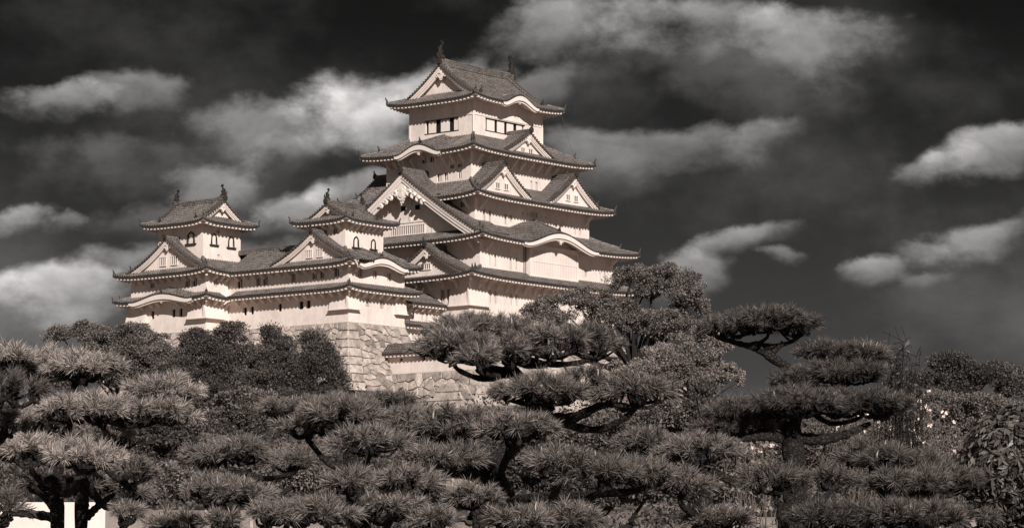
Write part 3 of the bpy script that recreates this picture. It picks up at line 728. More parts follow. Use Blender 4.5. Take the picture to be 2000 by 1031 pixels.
# projecting lattice bay under the undulating gable
lb = MB(); lb.box((11.3, -.62, 5.35), (21.4, -.02, 5.75), 'trim'); lb.box((11.3, -.62, 9.05), (21.4, -.02, 9.6), 'trim')
lb.box((11.3, -.62, 5.75), (11.62, -.02, 9.05), 'trim'); lb.box((21.08, -.62, 5.75), (21.4, -.02, 9.05), 'trim')
lb.quad((11.6, -.40, 5.7), (21.1, -.40, 5.7), (21.1, -.40, 9.1), (11.6, -.40, 9.1), 'grille')
lat = lb.build('lattice_bay', keep); g = MB()
for x in np.arange(11.80, 21.05, .335): g.box((x-.115, -.57, 5.75), (x+.115, -.405, 9.05), 'trim')
g.box((11.62, -.60, 7.45), (21.08, -.572, 7.65), 'trim'); g.box((11.62, -.60, 8.98), (21.08, -.572, 9.049), 'trim')
g.build('lattice_bars', lat)
k2p = MB()
for x in (10.75, 11.1): k2p.box((x-.07, -.10, 5.6), (x+.07, -.004, 9.2), 'grille')
k2p.build('post', keep)
pendant(lambda a, b, c: np.array([15.4+a, -2.35+b, c]), 10.75, .8).build('gable_pendant', keep)
# big western gable
bigw = ((-3.05, 2.40, 10.85, 12.05), (-.95, -.1, 14.6, 15.2))
dormer(keep, lambda a, e, z: np.array([-.1+e, 11.4-a, z], float), 12.6, 18.55, 10.25, 6.4, 2.0, 1.35, c=.14, ridge_h=.85, pend=1.75, big=True, wins=bigw[:1], finial_s=1.3, depth_r=5.3)
# storey 3
k3h = {'S': WIN['K3S'], 'W': WIN['K3W']}
walls(keep, K3, (9.8, 15.2), k3h)
for s, l in k3h.items():
    for h in l: window(keep, s, K3, h, 'bars')
R3 = grow(K3, 2.6)
skirt(keep, R3, K4, 15.05, 17.6, L=.5, wall_R=K3, ribs='WSE', notch={'W': (6.3, 16.5, .28)})
brackets(keep, 'S', K3, 14.9, [4.35, 26.3]); brackets(keep, 'W', K3, 14.9, [3.0]); corner_bracket(keep, (3.45, 2, 14.9), -pi/4)
for xc in (7.45, 22.0):
    dormer(keep, lambda a, e, z, xc=xc: np.array([xc+a, .25+e, z], float), 5.3, 19.55, 15.75, 4.6, .7, .6, c=.25, ridge_h=.5, depth_r=3.8, wins=((-1.25, -.45, 16.35, 17.15), (.45, 1.25, 16.35, 17.15)), pend=.75)
for xc in (7.45, 22.0):
    dormer(keep, lambda a, e, z, xc=xc: np.array([xc-a, 22.35-e, z], float), 5.3, 19.55, 15.75, 4.6, .7, .6, c=.25, ridge_h=.5, depth_r=3.8, pend=.75)
# storey 4
k4h = {'S': WIN['K4S'], 'W': WIN['K4W']}
B4 = (('W', 10.9, 3.7, 1.15),)
walls(keep, K4, (15.6, 21.5), k4h, B4)
for s, l in k4h.items():
    for h in l: window(keep, s, K4, h, 'slats' if s == 'S' and h[3] < 19 else 'bars')
R4 = grow(K4, 2.6)
skirt(keep, R4, K5, 21.35, 24.0, L=.45, bumps=B4, wall_R=K4, ribs='WSE', brise=1.7)
brackets(keep, 'S', K4, 21.15, np.arange(6.2, 25, 1.75)); brackets(keep, 'W', K4, 21.15, [5.2, 6.7, 8.2, 13.4, 14.9, 16.4, 17.6]); corner_bracket(keep, (5.15, 4.1, 21.15), -pi/4)
brackets(keep, 'W', K4, 22.1, [9.9, 11.9])
pendant(lambda a, b, c: np.array([2.85+b, 10.9-a, c]), 21.9, .6).build('gable_pendant', keep)
dormer(keep, lambda a, e, z: np.array([15.05+a, 2.3+e, z], float), 5.6, 24.75, 21.6, 5.0, .7, .6, c=.30, ridge_h=.5, depth_r=3.8, wins=((-1.2, -.4, 22.0, 22.75), (.4, 1.2, 22.0, 22.75)), pend=.75)
# storey 5
k5h = {'W': [(8.55, 14.13, 24.83, 26.52)], 'S': [(10.37, 18.35, 24.86, 26.49)]}
B5 = (('S', 15.0, 3.5, 1.2),)
walls(keep, K5, (21.9, 28.9), k5h, B5)
for s, sh, da in (('W', ((8.58, 9.35), (10.12, 10.85), (10.92, 11.6), (12.45, 13.1), (13.12, 13.7)), 0), ('S', ((10.75, 12.3), (12.85, 14.3), (14.85, 16.2), (16.85, 18.0)), 0)):
    h = k5h[s][0]; o = window(keep, s, K5, h, 'none', .3)
    n0, sg = sinfo(s, K5)[2:]
    for a, b in sh:
        m_ = MB(); m_.hexa([spt(s, x, n0+sg*e, y) for y in (h[2]+.02, h[3]-.02) for x, e in ((a, .10), (b, .10), (b, .16), (a, .16))], 'trim'); m_.build('shutter', o)
    f = MB()
    for z_ in (h[2], h[3]): f.hexa([spt(s, x, n0+sg*e, y) for y in (z_-.09, z_+.002) for x, e in ((h[0]-.12, -.07), (h[1]+.12, -.07), (h[1]+.12, .05), (h[0]-.12, .05))], 'wood')
    f.build('window_rail', o)
tr = MB()
for s in 'WSE':
    a, b, n0, sg = sinfo(s, K5)
    tr.hexa([spt(s, x, n0+sg*e, y) for y in (26.62, 26.86) for x, e in ((a-.07, -.075), (b+.07, -.075), (b+.07, .02), (a-.07, .02))], 'trim')
    for u in np.linspace(a, b, 7): tr.hexa([spt(s, x, n0+sg*e, y) for y in (26.86, 28.9) for x, e in ((u-.10, -.05), (u+.10, -.05), (u+.10, .02), (u-.10, .02))], 'trim')
    for u in (a, b): tr.hexa([spt(s, x, n0+sg*e, y) for y in (23.5, 26.62) for x, e in ((u-.14, -.05), (u+.14, -.05), (u+.14, .02), (u-.14, .02))], 'trim')
tr.build('trim', keep)
irimoya(keep, (15.025, 11.425), 7.125+2.2, 5.425+2.2, 7.55, 28.55, 5.15, 'x', K5, L=.45, rec=1.0, bumps=B5, bh=.85, pend=1.0, ridge_h=.8, shachi_s=1.05)
pendant(lambda a, b, c: np.array([15.0+a, 4.1+b, c]), 29.35, .6).build('gable_pendant', keep)

cb = MB(); cb.tube([(24.0, 4.1, 28.2), (24.0, 3.5, 26.7), (24.15, 3.0, 24.5), (24.6, 2.2, 22.3)], .02, 'dark', 4); cb.build('cable', keep)
# ------------------------------------------------------------------ west small keep
NX = (-19.5, -9.4, 2.5, 13.0); NT_ = (-18.0, -11.1, 4.5, 11.0)
sk = castle_thing('small_keep', (-19.5, 2.5, -2.3), 'small white keep beside the tall keep, its top ridge running towards the tall keep', 'castle keep', 'small keeps')
nsw = [h for h in WIN['NS']]; nww = [h for h in WIN['NW'] if h[1] < 12.9]
walls(sk, NX, (-2.32, 5.05), {'S': nsw, 'W': nww}, (('S', -15.0, 4.1, .95),), 'WSE')
for s, l in (('S', nsw), ('W', nww)):
    for h in l: window(sk, s, NX, h, ('dark' if s == 'W' else 'grid') if h[2] < 1 else ('slats' if s == 'S' else 'bars'))
o = 1.6
skirt(sk, (NX[0]-o, NX[1]+o, NX[2]-o, NX[3]), NX, 1.62, 2.42, L=.35, wall_R=NX, sides='WSE', hips='SW SE', ribs='WS', fin=.7, flat_ends=(('W', 'hi'), ('E', 'hi')))
brackets(sk, 'S', NX, 1.5, np.arange(-18.6, -9.5, 1.45), 'small'); brackets(sk, 'W', NX, 1.5, np.arange(3.4, 13, 1.45), 'small'); corner_bracket(sk, (NX[0], NX[2], 1.5), -pi/4, 'small')
skirt(sk, (NX[0]-o, NX[1]+o, NX[2]-o, NX[3]), (NT_[0], NT_[1], NT_[2], NX[3]-.01), 4.62, 6.75, L=.38, bumps=(('S', -15.0, 4.1, .95),), wall_R=NX, sides='WSE', hips='SW SE', ribs='WS', fin=.8, flat_ends=(('W', 'hi'), ('E', 'hi')), brise=1.3)
brackets(sk, 'S', NX, 4.5, [-18.6, -10.2], 'small'); brackets(sk, 'W', NX, 4.5, np.arange(3.4, 13, 1.45), 'small'); corner_bracket(sk, (NX[0], NX[2], 4.5), -pi/4, 'small')
pendant(lambda a, b, c: np.array([-15.0+a, 1.1+b, c]), 5.35, .55).build('gable_pendant', sk)
kd = MB()                                            # little carved gable board under the undulating eave
for sgn in (-1, 1): kd.hexa([(-15+sgn*a, 2.5-e, z) for z0 in (0, .25) for a, z_, e in ((.1, 5.15, .35), (2.6, 4.45, .35), (2.6, 4.45, .02), (.1, 5.15, .02)) for z in (z_-z0,)][::1], 'trim')
kd.build('eave_board', sk)
dormer(sk, lambda a, e, z: np.array([-20.5+e, 7.75-a, z], float), 7.1, 8.75, 5.05, 3.6, .7, .5, c=.40, ridge_h=.45, depth_r=2.7, wins=((-1.3, -.45, 5.75, 6.7), (.45, 1.3, 5.75, 6.7)), pend=.7, finial_s=.8)
walls(sk, NT_, (4.6, 10.25), {'W': [(5.81, 6.5, 8.64, 9.35)], 'S': [(-15.47, -14.95, 8.96, 9.27)]})
window(sk, 'W', NT_, (5.81, 6.5, 8.64, 9.35), 'bars'); window(sk, 'S', NT_, (-15.47, -14.95, 8.96, 9.27), 'slats')
for h in ((-16.72, -15.54, 7.05, 8.35), (-13.53, -12.48, 7.1, 8.3)): katomado(sk, 'S', NT_, h)
brackets(sk, 'S', NT_, 9.95, np.arange(-17.2, -11.2, 1.0), 'small'); brackets(sk, 'W', NT_, 9.95, np.arange(5.2, 11, 1.2), 'small')
irimoya(sk, (-14.55, 7.75), 3.45+1.45, 3.25+1.45, 3.35, 10.1, 2.35, 'x', NT_, L=.38, rec=.7, bh=.5, pend=.55, ridge_h=.5, shachi_s=.62, fin=.75)
stone_drop(sk, [('W', NX, 2.52, 5.3, -.72, 1.45, .5), ('S', NX, -20.0, -17.9, -.72, 1.45, .5)]); stone_drop(sk, [('S', NX, -11.3, -9.4, -.75, 1.4, .5)])

# ------------------------------------------------------------------ connecting gallery
GX = (-19.5, -11.9, 13.0, 22.6)
gal = castle_thing('connecting_gallery', (-19.5, 13.0, -2.3), 'long low white two-storey gallery with a tiled roof, joining the two small keeps', 'castle gallery')
gw = [h for h in WIN['NW'] if h[0] > 13.0]
walls(gal, GX, (-2.32, 5.05), {'W': gw}, (), 'WE')
for h in gw: window(gal, 'W', GX, h, 'dark' if h[2] < 1 else 'bars')
skirt(gal, (GX[0]-o, GX[1], GX[2], GX[3]), (GX[0], GX[1]-.01, GX[2], GX[3]), 1.62, 2.42, L=0, wall_R=GX, sides='W', hips='', ribs='W', clip={'W': (13.0, 21.3)}, flat_ends=(('W', 'lo'), ('W', 'hi')))
skirt(gal, (GX[0]-o, -15.7+6, GX[2], GX[3]+3), (-15.7, -15.69, GX[2], GX[3]+3), 4.62, 7.75, L=0, wall_R=GX, sides='WE', hips='', ribs='W', clip={'W': (13.0, 22.6)}, flat_ends=(('W', 'lo'), ('W', 'hi'), ('E', 'lo'), ('E', 'hi')))
rd = MB(); ridge_line(rd, [(-15.7, y, 7.7) for y in np.linspace(11, 25, 8)], .45, .45); rd.build('ridge', gal)
brackets(gal, 'W', GX, 1.5, np.arange(13.55, 22, 1.45), 'small'); brackets(gal, 'W', GX, 4.5, np.arange(13.55, 22, 1.45), 'small')

# ------------------------------------------------------------------ northwest small keep
IX = (-23.4, -11.0, 22.6, 36.0); IT = (-22.1, -15.5, 24.6, 32.6)
ik = castle_thing('small_keep', (-23.4, 22.6, -2.5), 'small white keep farthest left, its top gable facing right and three bell-shaped windows below', 'castle keep', 'small keeps')
BI = (('W', 29.0, 5.3, .85),)
walls(ik, IX, (-2.52, 5.05), {'W': WIN['IW'], 'S': WIN['IS']}, (), 'WSN')
for h in WIN['IW']: window(ik, 'W', IX, h, 'dark' if h[2] < 1 else 'bars')
for h in WIN['IS']: window(ik, 'S', IX, h, 'slats')
o = 1.65
skirt(ik, grow(IX, o), IX, 1.42, 2.25, L=.38, bumps=BI, wall_R=IX, sides='WSN', hips='SW NW', ribs='WS', fin=.7, clip={'S': (IX[0]-o, -21.15)}, brise=.75)
brackets(ik, 'W', IX, 1.3, [23.3, 24.6, 33.6, 35.0], 'small'); brackets(ik, 'W', IX, 1.5, [25.9, 27.3, 30.6, 31.9], 'small'); brackets(ik, 'S', IX, 1.3, [-22.4, -21.2, -20.2], 'small'); corner_bracket(ik, (IX[0], IX[2], 1.3), -pi/4, 'small')
pendant(lambda a, b, c: np.array([-24.8+b, 29.0-a, c]), 1.75, .5).build('gable_pendant', ik)
skirt(ik, grow(IX, o), IT, 4.68, 6.6, L=.42, wall_R=IX, sides='WSN', hips='SW NW', ribs='WS', fin=.8, clip={'S': (IX[0]-o, -15.6)})
brackets(ik, 'W', IX, 4.5, np.arange(23.4, 36, 1.3), 'small'); brackets(ik, 'S', IX, 4.5, [-22.4, -21.2, -20.2], 'small'); corner_bracket(ik, (IX[0], IX[2], 4.5), -pi/4, 'small')
dormer(ik, lambda a, e, z: np.array([-24.45+e, 28.85-a, z], float), 7.3, 9.15, 5.05, 3.4, .7, .55, c=.45, ridge_h=.45, depth_r=2.6, wins=((-1.5, -.5, 5.9, 7.0), (.5, 1.5, 5.9, 7.0)), pend=.75, finial_s=.85)
walls(ik, IT, (4.6, 11.15), {'S': [(-19.77, -19.21, 10.01, 10.34), (-19.59, -19.16, 6.95, 7.35)]})
for h in ((-19.77, -19.21, 10.01, 10.34), (-19.59, -19.16, 6.95, 7.35)): window(ik, 'S', IT, h, 'slats')
katomado(ik, 'W', IT, (25.86, 27.48, 8.6, 10.05))
for h in ((-20.88, -19.63, 8.5, 9.85), (-17.9, -16.6, 8.42, 9.77)): katomado(ik, 'S', IT, h)
irimoya(ik, (-18.8, 28.6), 4.0+1.65, 3.3+1.65, 4.35, 11.0, 3.15, 'y', IT, L=.42, rec=.8, bh=.6, pend=.7, ridge_h=.5, shachi_s=.68, fin=.8)
stone_drop(ik, [('W', IX, 32.9, 36.4, -.95, 1.3, .6)]); stone_drop(ik, [('W', IX, 22.62, 25.4, -.93, 1.3, .6), ('S', IX, -24.0, -20.6, -.93, 1.3, .6)])

# ------------------------------------------------------------------ water-gate gallery between west keep and tall keep
WG = (-8.8, 0.0, 4.75, 9.5)
wg = castle_thing('gate_gallery', (-8.8, 4.75, -6.5), 'narrow white gallery with two short tiled eaves squeezed against the tall keep', 'castle gallery')
walls(wg, WG, (-6.5, 1.3), {'S': WIN['G']}, (), 'SW')
for h in WIN['G']: window(wg, 'S', WG, h, 'grid')
skirt(wg, (-8.0, 0, 3.5, 9.5), (-8.0, -.01, 6.6, 9.5), 1.0, 2.7, L=0, wall_R=WG, sides='S', hips='', ribs='S', flat_ends=(('S', 'lo'), ('S', 'hi')))
skirt(wg, (-8.0, 0, 3.7, 9.5), (-8.0, -.01, 4.76, 9.5), -1.75, -1.1, L=0, wall_R=WG, sides='S', hips='', ribs='S', flat_ends=(('S', 'lo'), ('S', 'hi')))
vb = MB()
for (y0, z0, y1, z1) in ((3.4, .95, 6.7, 2.75), (3.6, -1.8, 4.7, -1.12)):
    vb.hexa([(-8.25, y0, z0-.35), (-8.0, y0, z0-.35), (-8.0, y1, z1-.35), (-8.25, y1, z1-.35), (-8.25, y0, z0+.02), (-8.0, y0, z0+.02), (-8.0, y1, z1+.02), (-8.25, y1, z1+.02)], 'trim')
vb.build('bargeboard', wg)
brackets(wg, 'S', WG, .85, np.arange(-7.4, -.5, 1.2), 'small')

# ------------------------------------------------------------------ dry stone walls
def clip_poly(P, n, c):                 # keep points with P.n <= c
    out = []
    for i in range(len(P)):
        a, b = P[i], P[(i+1) % len(P)]; da, db = a@n-c, b@n-c
        if da <= 0: out.append(a)
        if da*db < 0: out.append(a+(b-a)*(da/(da-db)))
    return np.array(out)
def stones(mb, s0, s1, h, place, size=1.0, quoin=(False, False), jit=.42, seed=1, depth=.12, asp=1.3):
    """irregular masonry: cells of a jittered grid on the rectangle (s, t); place(s, t, out) -> point; t runs from 0 (top) to h"""
    r = np.random.default_rng(seed); W = s1-s0; nx = max(2, int(W/(size*asp))); ny = max(2, int(h/size)); S = []
    for j in range(ny):
        for i in range(nx):
            S.append(((i+.5+(j % 2)*.5-.25+r.uniform(-jit, jit))*W/nx+s0, (j+.5+r.uniform(-jit, jit)*.8)*h/ny))
    S = np.array(S); mb.shade = mb.shade or []
    qa = s0+(1.6 if quoin[0] else 0); qb = s1-(1.6 if quoin[1] else 0)
    def stone(P, sh):
        if len(P) < 3: return
        c = P.mean(0); d = np.linalg.norm(P-c, axis=1)
        k1 = np.clip(1-.035/np.maximum(d, .1), .6, 1); k2 = np.clip(1-(.10+.05*r.random())/np.maximum(d, .15), .45, .95)
        tilt = r.normal(0, .05, 2); n = len(P); off = depth*(.75+.5*r.random())
        A = [place(*(c+(p-c)*k), -.06) for p, k in zip(P, k1)]; B = [place(*(c+(p-c)*k), off+float((p-c)@tilt)) for p, k in zip(P, k2)]
        f0 = len(mb.f)
        mb.add(A+B, [[i, (i+1) % n, n+(i+1) % n, n+i] for i in range(n)], 'stone'); mb.add(B, [list(range(n))], 'stone'); mb.shade.append(np.full(n+1, sh))
    for i, p in enumerate(S):
        if p[0] < qa-.6 or p[0] > qb+.6: continue
        P = np.array([(qa, 0), (qb, 0), (qb, h), (qa, h)], float)
        d = np.sum((S-p)**2, 1); 
        for j in np.argsort(d)[1:16]:
            n = S[j]-p; P = clip_poly(P, n, ((S[j]+p)/2)@n)
            if len(P) < 3: break
        stone(P, r.choice([.66, .80, .92, 1.0, 1.08, 1.16])*r.uniform(.94, 1.06))
    for q, edge, sgn in ((quoin[0], s0, 1), (quoin[1], s1, -1)):
        if not q: continue
        k = max(2, int(h/.95)); ys = np.linspace(0, h, k+1)
        for j in range(k):
            ln = 1.0 if j % 2 == (0 if sgn > 0 else 1) else 1.9
            a, b = sorted((edge, edge+sgn*min(ln, 1.6)))
            stone(np.array([(a, ys[j]), (b, ys[j]), (b, ys[j+1]), (a, ys[j+1])]), r.uniform(.95, 1.25))
            if ln < 1.6:
                a, b = sorted((edge+sgn*ln, edge+sgn*1.6)); stone(np.array([(a, ys[j]), (b, ys[j]), (b, ys[j+1]), (a, ys[j+1])]), r.uniform(.6, 1.0))
    n0 = 14; G = np.array([[place(s0+W*a/n0, h*b/8, -.05) for b in range(9)] for a in range(n0+1)])
    f0 = sum(len(f) for f in mb.f); mb.grid(G, 'joint'); mb.shade.append(np.ones(n0*8))
def rampart(name, R, zt, h, sides, org, label, bat=.30, curve=.018, size=.66, seed=3, quoin=True, cat='stone wall', group=None):
    mb = MB(); mb.shade = []
    for k, s in enumerate(sides):
        a, b, n0, sg = sinfo(s, R)
        def place(u, t, out, s=s, n0=n0, sg=sg, a=a, b=b):
            f = bat*t+curve*t*t; w = (u-a)/(b-a); uu = u+f*(2*w-1) if not (s == 'W' and False) else u
            return spt(s, uu, n0-sg*(f+out), zt-t)
        stones(mb, a, b, h, place, size, (quoin, quoin), seed=seed+k)
    return castle_mesh(mb, name, org, label, cat, group)
rampart('stone_base', (-19.55, -9.35, 2.45, 22.6), -2.31, 8.5, 'WS', (-19.5, 2.5, -10), 'sloping stone base of big fitted blocks under the small keep nearest the tall keep', seed=5)
rampart('stone_base', (-23.45, -12.0, 22.55, 36.05), -2.51, 8.5, 'WS', (-23.4, 22.6, -10), 'sloping stone base under the leftmost small keep, mostly behind treetops', seed=25)
rampart('stone_base', (-.05, 29.85, -.05, 23.45), -.02, 12.0, 'WS', (0, 0, -12), 'stone base of the tall keep, large blocks just above the topmost pine pad', size=.9, seed=45)

# ------------------------------------------------------------------ roofed wall and terraces below the keeps
dx_ = -14.4
dw = castle_thing('roofed_wall', (dx_, .8, -8), 'low white plaster wall with tiled cap and square loopholes at the foot of the ramparts', 'wall')
mb = MB(); RW = (dx_, dx_+.6, -13.0, .8)
lh = [(-1.6, -1.2, -6.95, -6.55), (-5.2, -4.75, -7.0, -6.55), (-8.6, -8.2, -6.95, -6.55)]
wall_face(mb, 'W', RW, -13, .8, -8.6, -6.0, lh); mb.quad((dx_, -13, -8.6), (dx_+.6, -13, -8.6), (dx_+.6, -13, -6), (dx_, -13, -6), 'plaster'); mb.build('wall', dw)
for h in lh: window(dw, 'W', RW, h, 'dark')
rf = MB(); ev = MB()
for sg, xe in ((1, dx_-.85), (-1, dx_+1.45)):
    xm = dx_+.3; ts = np.linspace(0, 1, 6); F_ = lambda t: -6.0+1.0*(.8*t+.2*t*t)
    ys = np.linspace(-13.3, 1.2, 12)
    rf.grid(np.stack([np.stack([np.full(12, xe+(xm-xe)*t), ys, np.full(12, F_(t))], 1) for t in ts], 1), 'tile')
    for y in np.arange(-13.1, 1.1, .42): rib(rf, np.stack([xe+(xm-xe)*ts, 0*ts+y, F_(ts)], 1), np.array([0, 1., 0]), .8)
ridge_line(rf, [(dx_+.3, y, -5.05) for y in np.linspace(-13.3, 1.0, 6)], .4, .3)
us = np.linspace(-13.3, 1.0, 30); eave_trim(ev, 'W', us, -6.0+0*us, dx_-.85, 1, .85, (), None, None, True, False, False)
r_ = rf.build('roof', dw); ev.build('eave', r_)
rampart('terrace_wall', (-14.9, 30, -14, -13.5), -8.45, 8, 'S', (-14.9, -14, -16), 'pale rubble retaining wall right of the roofed wall', seed=61, size=1.0, bat=.2)
rampart('terrace_wall', (-14.75, -13, -14.0, 1.2), -8.45, 5.0, 'W', (-14.7, 0, -14), 'rubble terrace directly under the roofed white wall', seed=65, size=.95, bat=.22)
rampart('terrace_wall', (-22.5, 45, -16.5, -16), -10.6, 9, 'SW', (-22.5, -16, -19), 'lowest pale rubble wall above the middle pine, made of rounded stones', seed=71, size=1.15, bat=.2)

# ------------------------------------------------------------------ terrain
def smooth(a, b, x): t = np.clip((x-a)/(b-a), 0, 1); return t*t*(3-2*t)
def terr(x, y):
    z = np.interp(y, [-50, 45, 62, 100, 150, 220, 280, 312, 330, 420, 520, 900, 5000], [0, 0, .8, 3.5, 7.0, 13, 17.5, 19.5, 22.5, 23, 8, 0, 0])
    hill = smooth(75, 35, np.abs(x+2)) if np.ndim(x) == 0 else smooth(75, 35, np.abs(x+2))
    z = z*(.25+.75*hill)
    return z + .35*np.sin(x*.21+y*.13)*smooth(50, 90, y) + .2*np.sin(x*.53-y*.31)*smooth(50, 90, y)
xs = np.concatenate([np.linspace(-4000, -150, 12), np.linspace(-130, 130, 90), np.linspace(150, 4000, 12)]); ys = np.concatenate([np.linspace(-60, 360, 130), np.linspace(380, 6000, 25)])
XX, YY = np.meshgrid(xs, ys, indexing='ij'); mb = MB()
mb.grid(np.stack([XX, YY, terr(XX, YY)], -1), 'ground')
def m_ground(t, b):
    co = objco(t); n = t.noise(co, .35, 6, .65); n2 = t.noise(co, 3.0, 6, .7)
    t.inp(b.inputs['Base Color'], t.mix(t.rng(n.outputs[0], .42, .58, 0, 1), t.mix(t.rng(n2.outputs[0], .3, .7, 0, 1), tone(.07), tone(.16)), t.mix(t.rng(n2.outputs[0], .3, .7, 0, 1), tone(.18), tone(.40))))
    bp = t.new('ShaderNodeBump'); bp.inputs['Strength'].default_value = 1.0; bp.inputs['Distance'].default_value = .3; t.l.new(n2.outputs[0], bp.inputs['Height']); t.l.new(bp.outputs[0], b.inputs['Normal'])
M['ground'] = mat('hill_ground', m_ground, .95)
tag(mb.build('ground', smooth=True), 'grassy ground rising to the castle hill', None, None, 'structure')

# ------------------------------------------------------------------ vegetation
def unit(v): return v/(np.linalg.norm(v, axis=-1, keepdims=True)+1e-9)
def leaves(mb, P, D, size, m, r, aspect=.55, fold=True):
    "leaf faces at points P with axis directions D"
    n = len(P); s = size*(.6+.8*r.random(n))[:, None]
    a = unit(D); t = unit(np.cross(a, r.normal(size=(n, 3)))); 
    V = np.stack([P, P+a*s*.5+t*s*aspect*.5, P+a*s, P+a*s*.5-t*s*aspect*.5], 1)
    mb.add(V.reshape(-1, 3), np.arange(4*n).reshape(n, 4), m)
def empty(name, loc, label, cat, group=None):
    e = bpy.data.objects.new(name, None); COL.objects.link(e); e.location = loc; ORG[e.name] = np.array(loc, float)
    return tag(e, label, cat, group)
def bez(pts, n=14):
    pts = np.asarray(pts, float); t = np.linspace(0, 1, len(pts)); tt = np.linspace(0, 1, n)
    if len(pts) < 3: return np.stack([np.interp(tt, t, pts[:, i]) for i in range(3)], 1)
    out = []                              # Catmull-Rom
    Q = np.vstack([2*pts[0]-pts[1], pts, 2*pts[-1]-pts[-2]]); k = len(pts)-1
    for x in tt*k:
        i = min(int(x), k-1); u = x-i; p0, p1, p2, p3 = Q[i:i+4]
        out.append(.5*((2*p1)+(-p0+p2)*u+(2*p0-5*p1+4*p2-p3)*u*u+(-p0+3*p1-3*p2+p3)*u**3))
    return np.array(out)

def crown_tree(name, label, cat, D, crowns, base, mat_='leaf', leaf=.19, sub=1.1, dens=1.0, trunk=.3, group=None, depth=.8, limbs=10, seed=1, upright=0.0, nleaf=310, gap=.06):
    """tree at distance D: crowns = list of (px, py, half width, half height) in photo units, turned into ellipsoids of clumps"""
    r = np.random.default_rng(seed); S = D/FPX
    b = at(base[0], base[1], D); gz = float(terr(b[0], b[1])); b[2] = min(b[2], gz) if b[2] < gz+3 else gz
    e = empty(name, b, label, cat, group)
    fo = MB(); tips = []
    for (px, py, hw, hh) in crowns:
        c = at(px, py, D); A = np.array([hw*S, max(hw*S*depth, .5), hh*S])
        n = int(dens*max(8, 2.3*(A[0]*A[2]+A[0]*A[1]+A[1]*A[2])*4/3/(sub*sub)))
        u = unit(r.normal(size=(n, 3))); u[:, 2] = np.where(u[:, 2] < -.55, -u[:, 2], u[:, 2])
        u[:, 1] = np.where((u[:, 1] > .45) & (r.random(n) < .7), -u[:, 1], u[:, 1])
        rad = (.55+.45*r.random(n)**.6)
        out = r.random(n) < .28; rad = np.where(out, 1.0+.28*r.random(n), rad)
        Cn = c + u*rad[:, None]*np.maximum(A-sub*.55, A*.25)
        for p, q, so in zip(Cn, u, np.where(out, .62, 1.0)):
            if r.random() < gap: continue
            k = int(nleaf*(.6+.8*r.random())); w = unit(r.normal(size=(k, 3)))*(r.random(k)**.45)[:, None]
            ss = sub*(.55+.7*r.random())*so
            L = p + w*np.array([ss, ss, ss*.62])
            dr = w*.7+q*.5+r.normal(size=(k, 3))*.7+np.array([0, 0, upright])
            leaves(fo, L, dr, leaf, mat_, r)
        tips += [Cn[i] for i in r.choice(n, min(n, max(2, limbs//len(crowns))), replace=False)]
    fo.build('foliage', e)
    tr = MB(); top = np.mean(tips, 0); top = b+(top-b)*.55
    tr.tube(bez([b-[0, 0, .3], b+(top-b)*.5+r.normal(size=3)*trunk*.6, top]), np.linspace(trunk, trunk*.55, 14), 'bark', 8)
    to = tr.build('trunk', e)
    for p in tips:
        lb = MB(); m_ = top+(p-top)*.5+np.array([0, 0, -.12*np.linalg.norm(p-top)])+r.normal(size=3)*trunk*.5
        m_ = m_+r.normal(size=3)*np.linalg.norm(p-top)*.10; lb.tube(bez([top-(top-b)*.5*r.random(), m_, (m_+p)/2+r.normal(size=3)*np.linalg.norm(p-top)*.06, p]), np.linspace(trunk*.34, trunk*.07, 14), 'bark', 6); lb.build('limb', e)
    return e

